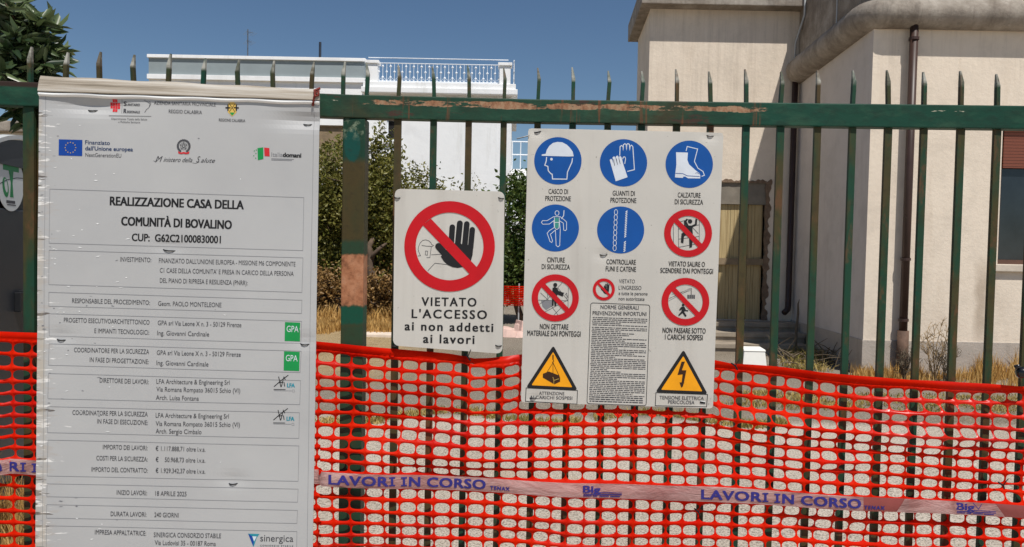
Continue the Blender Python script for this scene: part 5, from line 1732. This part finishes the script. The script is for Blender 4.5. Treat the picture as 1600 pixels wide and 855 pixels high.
# roof with a bowed front, pale strip painted as the highlight along its edge
m = MB(); pr = []
for k in range(13):
    s = WD * k / 12; pr.append((s, ZT - .165 + .17 * math.sin(math.pi * k / 12) ** .6))
vs = [tp_(s, -.035, z) for s, z in pr] + [tp_(s, 1.12, z) for s, z in pr]
fs = [(k, k + 1, 14 + k, 13 + k) for k in range(12)] + [tuple(range(13)), tuple(range(25, 12, -1)), (0, 13, 25, 12)]
m.add(vs, fs); m.build('roof', M['toilet'], wc)
m = MB(); vs = [tp_(s, -.05, z + .005) for s, z in pr] + [tp_(s, -.05, z + .03) for s, z in pr] + [tp_(s, .02, z + .03) for s, z in pr]
m.add(vs, [(k, k + 1, 14 + k, 13 + k) for k in range(12)] + [(13 + k, 14 + k, 27 + k, 26 + k) for k in range(12)]); m.build('roof_edge_highlight', M['toilet_roof_highlight'], wc, fix=False)
m = MB(); wbox(m, .10, WD - .10, -.022, -.002, .16, ZT - .42)
dr_ = m.build('door', M['toilet'], wc, bevel=.008)
m = MB(); m.tube([tp_(.09, -.012, .16), tp_(.09, -.012, ZT - .42)] + [tp_(WD / 2 - (WD / 2 - .09) * math.cos(math.pi * k / 12), -.012, ZT - .42 + .2 * math.sin(math.pi * k / 12)) for k in range(1, 12)] + [tp_(WD - .09, -.012, ZT - .42), tp_(WD - .09, -.012, .16)], .014, 6)
m.build('door_frame', M['toilet_dark'], wc)
def on_door(px, py, d=-.024): 
    q = on_plane(px, py, T0 - tn * d, tn)
    v = q - T0
    return v.dot(tu), v.z
sc, zc_ = on_door(17, 286)
r_s = .168
m = MB(); vs = [tp_(sc + r_s * math.cos(a), -.0245, zc_ + r_s * math.sin(a)) for a in (2 * math.pi * k / 40 for k in range(40))] + [tp_(sc + r_s * math.cos(a), -.0225, zc_ + r_s * math.sin(a)) for a in (2 * math.pi * k / 40 for k in range(40))]
m.add(vs, [tuple(range(40)), tuple(range(79, 39, -1))] + [(k, (k + 1) % 40, 40 + (k + 1) % 40, 40 + k) for k in range(40)])
stk = m.build('round_sticker', M['sticker'], dr_)
m = MB()
def dflat(pts, d=-.0255):
    m.add([tp_(sc + a, d, zc_ + b) for a, b in pts], [tuple(range(len(pts)))])
dflat([(-.10, .115), (.10, .115), (.10, .07), (.03, .07), (.018, .0), (.03, -.085), (-.015, -.085), (-.004, 0), (-.03, .07), (-.10, .07)])
oo = ell(-.068, -.03, .036, .06, 18, .3); ii = ell(-.062, -.02, .018, .042, 18, .3)
m.add([tp_(sc + a, -.0253, zc_ + b) for a, b in oo + ii], [(k, (k + 1) % 18, 18 + (k + 1) % 18, 18 + k) for k in range(18)])
m.build('green_mark', M['sticker_green'], stk, fix=False)
m = MB(); dflat([(-.06, -.105), (.05, -.105), (.05, -.122), (-.06, -.122)]); dflat([(-.05, -.128), (.06, -.128), (.06, -.134), (-.05, -.134)]); m.build('small_print', M['ink_grey'], stk, fix=False)
sl_, zl_ = on_door(25, 472)
m = MB(); wbox(m, sl_ - .02, sl_ + .02, -.06, -.022, zl_ - .06, zl_ + .06); wbox(m, sl_ + .03, sl_ + .09, -.05, -.022, zl_ + .02, zl_ + .07); m.build('latch', M['toilet_dark'], dr_, bevel=.005)
m = MB()
for k in range(5):
    a, b = on_door(52, 290 + 45 * k); 
    m.tube([tp_(WD - .05, -.001, b), tp_(WD - .05, -.012, b)], .008, 8)
m.build('rivets', M['galv'], wc)
m = MB()
for k in range(6): wbox(m, .25, .75, -.030, -.023, ZT - .62 - .0 + .022 * k - .04, ZT - .62 + .012 + .022 * k - .04)
# vent slats sit on the rear side wall of the cabin
vt_ = MB()
for k in range(6):
    vt_.hexa([tp_(-.012, .3, 1.8 + .03 * k), tp_(-.002, .3, 1.8 + .03 * k), tp_(-.002, .8, 1.8 + .03 * k), tp_(-.012, .8, 1.8 + .03 * k)], [tp_(-.012, .3, 1.815 + .03 * k), tp_(-.002, .3, 1.82 + .03 * k), tp_(-.002, .8, 1.82 + .03 * k), tp_(-.012, .8, 1.815 + .03 * k)])
vt_.build('vent', M['toilet_dark'], wc)

# ------------------------------------------------------------------ plants
def leaf_mesh(name, P, mat, parent, size, aspect=.5, up=.2, droop=0.0, seed=1, dirs=None, fold=.12):
    """one mesh of small folded leaves at the points P (numpy n x 3)"""
    r = np.random.default_rng(seed)
    n = len(P)
    d = r.normal(size=(n, 3)) if dirs is None else dirs + r.normal(size=(n, 3)) * .35
    d[:, 2] = d[:, 2] * .7 + up - droop
    d /= np.linalg.norm(d, axis=1)[:, None]
    a = r.normal(size=(n, 3)); s_ = np.cross(d, a); s_ /= np.linalg.norm(s_, axis=1)[:, None]
    nn = np.cross(s_, d)
    L_ = (size * r.uniform(.45, 1.6, n))[:, None]; w_ = L_ * aspect * .5
    v = np.empty((n, 6, 3))
    v[:, 0] = P; v[:, 1] = P + d * L_ * .35 + s_ * w_ + nn * L_ * fold; v[:, 2] = P + d * L_ * .72 + s_ * w_ * .75 + nn * L_ * fold * .6
    v[:, 3] = P + d * L_ - nn * L_ * .08
    v[:, 4] = P + d * L_ * .72 - s_ * w_ * .75 + nn * L_ * fold * .6; v[:, 5] = P + d * L_ * .35 - s_ * w_ + nn * L_ * fold
    me_ = bpy.data.meshes.new(name)
    me_.vertices.add(n * 6); me_.vertices.foreach_set('co', v.reshape(-1))
    idx = (np.arange(n)[:, None] * 6 + np.array([[0, 1, 2, 3, 0, 3, 4, 5]])).reshape(-1)
    me_.loops.add(n * 8); me_.loops.foreach_set('vertex_index', idx.astype(np.int32))
    me_.polygons.add(n * 2); me_.polygons.foreach_set('loop_start', (np.arange(n * 2) * 4).astype(np.int32))
    me_.polygons.foreach_set('loop_total', np.full(n * 2, 4, np.int32))
    me_.update(); me_.validate()
    return link_mesh(name, me_, mat, parent)

def crown_points(centre, rad, nclump, per, spread, seed, shell=.4, bias=0.0):
    r = np.random.default_rng(seed)
    c = r.normal(size=(nclump, 3)); c /= np.linalg.norm(c, axis=1)[:, None]
    k = r.uniform(shell, 1.0, (nclump, 1)) * (1 + .16 * r.normal(size=(nclump, 1)))
    c = c * k * np.array(rad) + np.array(centre)
    c[:, 2] += bias * r.normal(size=nclump)
    p = np.repeat(c, per, axis=0) + r.normal(size=(nclump * per, 3)) * spread * np.repeat(r.uniform(.5, 1.4, (nclump, 1)), per, axis=0)
    return p, c

def bush(name, label, base, h, rx, ry, mat, leaf, nclump, per, seed, cat='shrub', group=None, low=.25, trunks=3, lean=0, crowns=None):
    r = random.Random(seed)
    root = thing(name, base, label, cat, group)
    b = Vector(base)
    P = []
    cl = []
    for (dx, dy, cz, ax, ay, az, fr) in (crowns or [(0, 0, h * .60, rx, ry, h * .40, 1.0)]):
        p, c = crown_points((b.x + dx, b.y + dy, b.z + cz), (ax, ay, az), int(nclump * fr * .8), per, .15, seed + int(10 * cz) + int(dx * 7))
        P.append(p); cl.append(c)
    P = np.concatenate(P); cl = np.concatenate(cl)
    ok = P[:, 2] > b.z + h * low * .4
    leaf_mesh('crown', P[ok], mat, root, leaf, .5, .25, seed=seed)
    t = MB()
    for k in range(60):      # bare twigs reaching to the edge of the crown
        q = Vector(cl[r.randrange(len(cl))]); d_ = Vector((r.gauss(0, 1), r.gauss(0, .6), r.uniform(-.1, 1.2))).normalized()
        t.tube([q - d_ * .25, q + d_ * r.uniform(.1, .22)], [.007, .003], 4)
    for k in range(trunks):
        a = r.uniform(0, 6.28)
        e = b + Vector((math.cos(a) * rx * .35 + lean, math.sin(a) * ry * .35, h * r.uniform(.45, .62)))
        s = b + Vector((math.cos(a) * .08, math.sin(a) * .08, -.05))
        mid = s.lerp(e, .5) + Vector((r.uniform(-.15, .15), r.uniform(-.1, .1), .05))
        t.tube([s, s.lerp(mid, .5) + Vector((r.uniform(-.05, .05), 0, 0)), mid, e], [.085, .07, .06, .03], 8)
        for j in range(7):
            q = Vector(cl[r.randrange(len(cl))])
            t.tube([mid.lerp(e, r.uniform(.1, .9)), mid.lerp(q, .6) + Vector((0, 0, r.uniform(-.1, .2))), q], [.03, .02, .008], 5)
    t.build('trunk', M['twig'], root, smooth=True)
    return root

YB = 17.0
hx_ = at(540, 430, 19.2)
bush('dark_hedge_shrub', 'dark dense shrub standing behind the olive green one and hiding the house wall', (hx_.x, 19.2, 0), 2.9, 2.4, .8, M['leaf_green'], .09, 620, 44, 41, trunks=3,
     crowns=[(-1.0, 0, 1.5, 1.3, .7, 1.3, .6), (.9, 0, 1.3, 1.4, .7, 1.1, .5), (0, -.2, .6, 2.4, .6, .6, .5)])
ux_ = at(548, 455, 15.6)
bush('browned_shrub', 'low half dried brown shrub at the foot of the olive shrub', (ux_.x, 15.6, 0), 1.15, 1.7, .5, M['leaf_brown'], .07, 200, 44, 52, trunks=4,
     crowns=[(-.9, 0, .62, .75, .4, .42, .5), (.25, .1, .5, .6, .4, .36, .3), (.95, 0, .58, .5, .4, .40, .3)], low=.1)
bx = at(548, 430, YB)
bush('tall_shrub', 'broad olive green evergreen shrub with a twisted grey trunk behind the fence post', (bx.x + .35, YB, 0), 4.35, 1.7, 1.4, M['leaf_bush'], .085, 430, 46, 4, trunks=2,
     crowns=[(-.35, 0, 2.9, 1.05, .9, 1.2, .42), (-1.3, .1, 2.0, .95, .9, 1.5, .6), (.62, 0, 2.0, .75, .8, .9, .4), (.1, .3, 1.3, 1.5, .8, .8, .7), (-.2, .2, 2.4, 1.2, .8, .9, .5), (-.9, .2, 1.0, 1.2, .7, .5, .5), (1.75, .4, 2.3, .9, .7, .75, .2), (.42, 0, 3.75, .38, .4, .6, .05)])
# the twisted trunk that shows beside the post
tt = MB()
P_ = [at(582, 452, 16.2), at(581, 430, 16.2), at(577, 415, 16.2), at(580, 400, 16.2), at(576, 385, 16.25), at(584, 372, 16.3)]
tt.tube(P_, [.11, .10, .085, .08, .07, .05], 9)
tt.tube([at(578, 408, 16.2), at(585, 396, 16.1), at(596, 386, 16.1), at(604, 380, 16.2)], [.05, .045, .04, .02], 7)
tt.tube([at(582, 452, 16.2), Vector((at(582, 452, 16.2).x, 16.2, -.05))], [.11, .13], 9)
tr_root = thing('gnarled_tree', (P_[0].x, 16.2, 0), 'bare gnarled grey trunk with sparse leaves standing just right of the fence post', 'tree')
tt.build('trunk', M['twig'], tr_root, smooth=True)
p_, c_ = crown_points((P_[-1].x + .15, 16.5, P_[-1].z + .9), (.7, .5, .8), 60, 40, .14, 77)
leaf_mesh('crown', p_, M['leaf_bush'], tr_root, .085, .5, .25, seed=78)
bx = at(806, 430, 16.0)
bush('green_tree', 'dense fresh green tree filling the gap between the two white signs', (bx.x + .25, 16.0, 0), 3.3, 1.1, .9, M['leaf_green'], .085, 300, 48, 9, 'tree', trunks=2,
     crowns=[(0, 0, 2.0, .85, .7, .95, .5), (-.25, 0, 1.1, .75, .7, .7, .4), (.5, .1, 1.3, .7, .6, .9, .3), (-.1, 0, 2.9, .45, .4, .45, .12)])
bx = at(690, 430, 18.5)
bush('wispy_shrub', 'thin wispy shrub whose twigs rise above the no entry sign', (bx.x, 18.5, 0), 3.5, 1.2, .9, M['leaf_bush'], .07, 240, 26, 14, trunks=3,
     crowns=[(-.3, 0, 2.5, .75, .7, .95, .5), (.6, .1, 2.5, .45, .5, .75, .2), (.1, 0, 1.3, 1.1, .7, .9, .5), (-.55, 0, 3.3, .3, .3, .35, .06)])

# ---- leafy tree at the top left: branches with whorls of long leaves
lt = thing('broadleaf_tree', (-4.6, 5.9, 0), 'leafy tree with long pointed dark leaves hanging over the left end of the fence', 'tree')
rt = random.Random(31)
tb = MB()
base = Vector((-4.7, 5.9, -.05)); fork = Vector((-4.55, 5.8, 2.6))
tb.tube([base, Vector((-4.62, 5.88, 1.3)), fork], [.13, .11, .09], 10)
Pts, Dirs = [], []
def twig(a, b, r0, n_wh):
    mid = a.lerp(b, .5) + Vector((rt.uniform(-.08, .08), rt.uniform(-.08, .08), rt.uniform(0, .1)))
    tb.tube([a, mid, b], [r0, r0 * .7, r0 * .3], 6)
    for k in range(n_wh):
        t = .35 + .65 * (k + 1) / n_wh
        q = (a.lerp(mid, t * 2) if t < .5 else mid.lerp(b, t * 2 - 1))
        ax = (b - a).normalized()
        for j in range(9):
            dv = Vector((rt.gauss(0, 1), rt.gauss(0, 1), rt.gauss(0, .8)))
            dv = (dv - ax * dv.dot(ax) * .6).normalized() + ax * .55 + Vector((0, 0, -.15))
            Pts.append(q + Vector((rt.gauss(0, .02), rt.gauss(0, .02), rt.gauss(0, .02)))); Dirs.append(dv.normalized())
tips = []
for px, py, Y in [(8, 20, 5.6), (40, 25, 5.7), (62, 30, 5.6), (85, 40, 5.8), (30, 55, 5.5), (62, 72, 5.6), (88, 88, 5.7), (14, 82, 5.4), (45, 100, 5.5), (75, 118, 5.6), (92, 78, 5.9), (5, 118, 5.3), (30, 130, 5.5), (58, 145, 5.6), (-30, 40, 5.6), (-40, 100, 5.5), (-60, 0, 5.7), (-20, -30, 5.6), (30, -30, 5.8), (-80, 60, 5.9), (20, 175, 5.6), (36, 190, 5.7), (-15, 150, 5.6), (-60, 140, 5.6), (10, 50, 6.1), (50, 50, 6.2), (20, 100, 6.2), (60, 120, 6.2), (-10, 10, 6.2), (8, 5, 5.5), (35, 5, 5.7), (-100, -20, 5.8), (70, 100, 5.5), (20, 70, 5.9), (-5, 95, 5.9), (48, 78, 5.9)]:
    tips.append(at(px, py, Y))
hub = [at(-20, 120, 5.8), at(-60, 60, 5.8), at(-10, 60, 5.9), at(20, 110, 5.8)]
for h_ in hub: tb.tube([fork, fork.lerp(h_, .5) + Vector((0, 0, .06)), h_], [.06, .045, .03], 7)
for q in tips:
    h_ = min(hub, key=lambda h: (h - q).length)
    twig(h_, q, .016, 7)
tb.build('trunk', M['twig'], lt, smooth=True)
P_ = np.array([tuple(p) for p in Pts]); D_ = np.array([tuple(p) for p in Dirs])
leaf_mesh('crown', P_, M['leaf_tree'], lt, .125, .30, .0, seed=5, dirs=D_, fold=.06)

# ---- grasses
def blades(name, spots, mat, h, seed, lean=.35, wd=.006, label=None):
    """spots: list of (x, y, count, spread x, spread y, height factor)"""
    r = np.random.default_rng(seed)
    V, Fc = [], 0
    arr = []
    for (x, y, n_, sx, sy, hf) in spots:
        b = np.stack([x + r.uniform(-1, 1, n_) * sx, y + r.uniform(-1, 1, n_) * sy, np.full(n_, -.02)], 1)
        a = r.uniform(0, 2 * math.pi, n_)
        hh = h * hf * r.uniform(.4, 1.25, n_)
        ln = lean * hh * r.uniform(.1, 1.3, n_)
        la = r.uniform(0, 2 * math.pi, n_)
        w_ = np.stack([np.cos(a), np.sin(a), np.zeros(n_)], 1) * (wd * r.uniform(.6, 1.5, n_))[:, None]
        off = np.stack([np.cos(la), np.sin(la), np.zeros(n_)], 1)
        m1 = b + off * (ln * .35)[:, None]; m1[:, 2] += hh * .6
        t1 = b + off * ln[:, None]; t1[:, 2] += hh
        v = np.stack([b - w_, b + w_, m1 + w_ * .7, m1 - w_ * .7, t1], 1)
        arr.append(v)
    v = np.concatenate(arr); n_ = len(v)
    me_ = bpy.data.meshes.new(name)
    me_.vertices.add(n_ * 5); me_.vertices.foreach_set('co', v.reshape(-1))
    idx = (np.arange(n_)[:, None] * 5 + np.array([[0, 1, 2, 3, 3, 2, 4]])).reshape(-1)
    me_.loops.add(n_ * 7); me_.loops.foreach_set('vertex_index', idx.astype(np.int32))
    ls = (np.arange(n_)[:, None] * 7 + np.array([[0, 4]])).reshape(-1); ltot = np.tile([4, 3], n_)
    me_.polygons.add(n_ * 2); me_.polygons.foreach_set('loop_start', ls.astype(np.int32)); me_.polygons.foreach_set('loop_total', ltot.astype(np.int32))
    me_.update(); me_.validate()
    o = link_mesh(name, me_, mat)
    return tag(o, label, 'grass' if label else None, None, 'stuff')
rg_ = random.Random(12)
sp = []
for k in range(300):
    y = rg_.uniform(13.4, 18.5); x = at(rg_.uniform(430, 660), 400, y).x
    f = 1.0 if y > 15 else .5
    sp.append((x, y, 90, .35, .25, f * rg_.uniform(.5, 1.2)))
blades('dry_grass', sp, M['drygrass'], .34, 3, wd=.012, label='tall straw coloured dry grass around the foot of the olive shrub')
sp = []
for k in range(90):
    y = rg_.uniform(2.95, 3.75); x = at(rg_.uniform(-120, 150), 400, y).x
    sp.append((x, y, 60, .12, .08, rg_.uniform(.35, 1.0)))
blades('dry_grass', sp, M['drygrass'], .5, 4, wd=.004, label='tangled yellow dry grass in front of the portable toilet')
# line of half dry grass growing along a joint in the ground
sp = []
for k in range(150):
    px = rg_.uniform(490, 1230); y = 7.0 + .25 * math.sin(px * .02) + (px - 800) * .0003
    x = at(px, 400, y).x
    sp.append((x, y, 45, .06, .11, rg_.uniform(.3, .9) * (1.0 if px > 560 else .7)))
for k in range(130):
    px = rg_.uniform(1150, 1640); y = 8.1 + rg_.uniform(-.45, .5); x = at(px, 400, y).x
    sp.append((x, y, 40, .14, .10, rg_.uniform(.25, .7)))
blades('creeping_grass', sp, M['drymix'], .085, 5, lean=.9, wd=.005, label='low greenish grass creeping along a joint in the pale ground')
sp = []
for k in range(120):
    px = rg_.uniform(1330, 1660); y = D1 - .05 - abs(rg_.gauss(0, .35)); x = at(px, 400, y).x
    sp.append((x, min(y, D1 - .1), 40 if px > 1530 else 22, .10, .07, rg_.uniform(.35, 1.1) * (1.5 if px > 1540 else .8)))
blades('dry_grass', sp, M['drygrass'], .24, 6, wd=.005, label='dry yellow grass along the foot of the sunny plastered wall')
sp = []
for k in range(40):
    y = rg_.uniform(10.2, 12.0); x = at(rg_.uniform(1235, 1310), 400, y).x
    sp.append((x, y, 30, .15, .12, rg_.uniform(.3, 1.0)))
blades('shaded_weeds', sp, M['drymix'], .24, 16, lean=1.2, wd=.006, label='flattened half dry weeds in the shaded corner beside the steps')
# tall dead weeds
def weed(x, y, h, n_, seed, label, mat='drytwig', spread=.3, curl=False):
    r = random.Random(seed)
    m = MB(); b = Vector((x, y, -.03))
    for k in range(n_):
        a = r.uniform(0, 6.28); hh = h * r.uniform(.55, 1.0)
        e = b + Vector((math.cos(a) * spread * r.uniform(.2, 1), math.sin(a) * spread * .6, hh))
        mid = b.lerp(e, .55) + Vector((r.uniform(-.04, .04), 0, .06))
        m.tube([b + Vector((r.uniform(-.04, .04), 0, 0)), mid, e], [.007, .005, .003], 4)
        for j in range(9):
            q = b.lerp(mid, r.uniform(.4, 1)) if j < 3 else mid.lerp(e, r.uniform(0, 1))
            f = q + Vector((r.uniform(-.14, .14), r.uniform(-.08, .08), r.uniform(.03, .16)))
            m.tube([q, q.lerp(f, .5) + Vector((0, 0, .015)), f], [.004, .003, .002], 3)
            for i in range(3):
                u = q.lerp(f, r.uniform(.4, 1)); m.tube([u, u + Vector((r.uniform(-.04, .04), r.uniform(-.03, .03), r.uniform(0, .05)))], [.003, .0015], 3)
    return tag(m.build('dead_weed', M[mat]), label, 'weed', 'dead weeds along the plastered wall')
q = on_ground(1452, 592); weed(q.x, 9.55, .82, 9, 1, 'tall pale dead weed left of the others against the sunny wall')
q = at(1482, 500, 9.5); weed(q.x, 9.5, .52, 8, 2, 'short bushy dead weed just right of the tallest one', 'deadtwig', .22)
q = at(1425, 500, 9.3); weed(q.x, 9.4, .42, 7, 3, 'low curled dead weed beside the foot of the downpipe', 'deadtwig', .2)
m = MB()
r = random.Random(4)
cq = at(1262, 566, 10.6)
for k in range(70):
    a = Vector((cq.x + r.uniform(-.5, .55), 10.6 + r.uniform(-.35, .5), r.uniform(.0, .16)))
    d_ = Vector((r.uniform(-1, 1), r.uniform(-.6, .6), r.uniform(-.2, .5))).normalized() * r.uniform(.15, .45)
    m.tube([a, a + d_ * .5 + Vector((0, 0, .02)), a + d_], [.008, .006, .003], 4)
m.tube([at(1243, 560, 11.6), at(1244, 520, 11.7), at(1247, 490, 11.8), at(1247, 475, 11.8), at(1249, 468, 11.8)], [.022, .02, .018, .012, .004], 6)
tag(m.build('brushwood_heap', M['deadtwig']), 'heap of dry cut branches lying in the shaded corner by the steps', 'branches')
# white foam block on the ground in front of the steps
q = at(1180, 572, 10.2)
m = MB()
x0, x1 = at(1160, 560, 10.1).x, at(1200, 560, 10.1).x
z1 = at(1180, 550, 10.1).z
m.hexa([(x0, 10.1, -.03), (x1, 10.1, -.03), (x1 + .04, 10.5, -.03), (x0 + .04, 10.5, -.03)], [(x0 + .03, 10.13, z1), (x1 - .03, 10.13, z1), (x1 + .01, 10.46, z1), (x0 + .06, 10.46, z1)])
m.hexa([(x0 + .02, 10.12, z1 + .001), (x1 - .02, 10.12, z1 + .001), (x1 + .02, 10.48, z1 + .001), (x0 + .05, 10.48, z1 + .001)], [(x0 + .03, 10.13, z1 + .03), (x1 - .03, 10.13, z1 + .03), (x1 + .01, 10.47, z1 + .03), (x0 + .06, 10.47, z1 + .03)])
tag(m.build('foam_box', M['white_box'], bevel=.012), 'white foam box lying on the ground before the entrance steps', 'box')
# far orange netting with pale rubble in the gap between the signs
yq = 14.6
gx0, gx1 = at(760, 460, yq).x, at(846, 460, yq).x
fn = thing('far_netting', ((gx0 + gx1) / 2, yq, 0), 'red netting fence around rubble seen far off between the two signs', 'safety net')
m = MB()
zt_ = at(800, 447, yq).z
nxx, nzz = 34, 9
zb_ = at(800, 478, yq).z
for i in range(nxx):
    for j in range(nzz):
        a, b = gx0 + (gx1 - gx0) * i / nxx, gx0 + (gx1 - gx0) * (i + 1) / nxx
        c, d = zb_ + (zt_ - zb_) * j / nzz, zb_ + (zt_ - zb_) * (j + 1) / nzz
        wv = lambda x, z: yq + .05 * math.sin(x * 7 + z * 5)
        w_, h_ = (b - a) * .2, (d - c) * .26
        o = [(a, c), (b, c), (b, d), (a, d)]; i_ = [(a + w_, c + h_), (b - w_, c + h_), (b - w_, d - h_), (a + w_, d - h_)]
        m.add([(x, wv(x, z), z) for x, z in o] + [(x, wv(x, z) - .01, z) for x, z in i_], [(0, 1, 5, 4), (1, 2, 6, 5), (2, 3, 7, 6), (3, 0, 4, 7)])
m.build('net_mesh', M['net'], fn, fix=False)
m = MB()
for x in (gx0, (gx0 + gx1) / 2 + .1, gx1): m.tube([(x, yq + .05, -.05), (x, yq + .05, zt_ + .05)], .015, 6)
m.build('stake', M['galv'], fn)
r = random.Random(6)
for k in range(16):
    m = MB()
    cx_, cy_ = gx0 + (gx1 - gx0) * r.uniform(.05, .95), yq - r.uniform(.25, 1.0)
    s_ = r.uniform(.12, .3); hgt = r.uniform(.08, .24) * (1.0 - (yq - cy_) * .4)
    n_ = 7; lo, hi = [], []
    for i in range(n_):
        a = 6.283 * i / n_; q_ = s_ * r.uniform(.7, 1.1)
        lo.append((cx_ + math.cos(a) * q_, cy_ + math.sin(a) * q_)); hi.append((cx_ + math.cos(a) * q_ * r.uniform(.4, .8), cy_ + math.sin(a) * q_ * .6))
    vs = [(a, b, -.03) for a, b in lo] + [(a, b, hgt * r.uniform(.7, 1.1)) for a, b in hi]
    m.add(vs, [tuple(range(n_ - 1, -1, -1)), tuple(range(n_, 2 * n_))] + [(i, (i + 1) % n_, n_ + (i + 1) % n_, n_ + i) for i in range(n_)])
    tag(m.build('rubble_piece', M['rubble'], bevel=.01), 'pale pink lump of rubble heaped before the far red netting', 'rubble', 'rubble before the far netting')
# low pale kerb line by the dry grass
m = MB()
ka, kb = at(566, 513, 13.0), at(640, 518, 13.0)
m.box(ka.x, kb.x, 13.0, 13.35, -.06, .05)
tag(m.build('kerb', plain('pale_kerb_stone', S(214, 198, 180), .9, .1, 6), bevel=.02), kind='structure')
# glossy black clamp knob on the bar at the right edge
q = at(1597, 582, 2.6)
cl_ = thing('bar_clamp', q, 'glossy black plastic clamp fixed to the rightmost picket', 'clamp')
m = MB()
m.tube([q + Vector((-.022, -.002, .0)), q + Vector((-.016, -.004, .0)), q + Vector((.03, -.004, .002)), q + Vector((.04, -.002, .002))], [.012, .02, .02, .012], 14)
m.build('body', M['black_plastic'], cl_, smooth=True)
m = MB(); m.tube([q + Vector((-.018, -.005, .012)), q + Vector((-.03, -.012, .022)), q + Vector((-.022, -.018, .028))], [.006, .008, .004], 8); m.build('lever', M['black_plastic'], cl_, smooth=True)
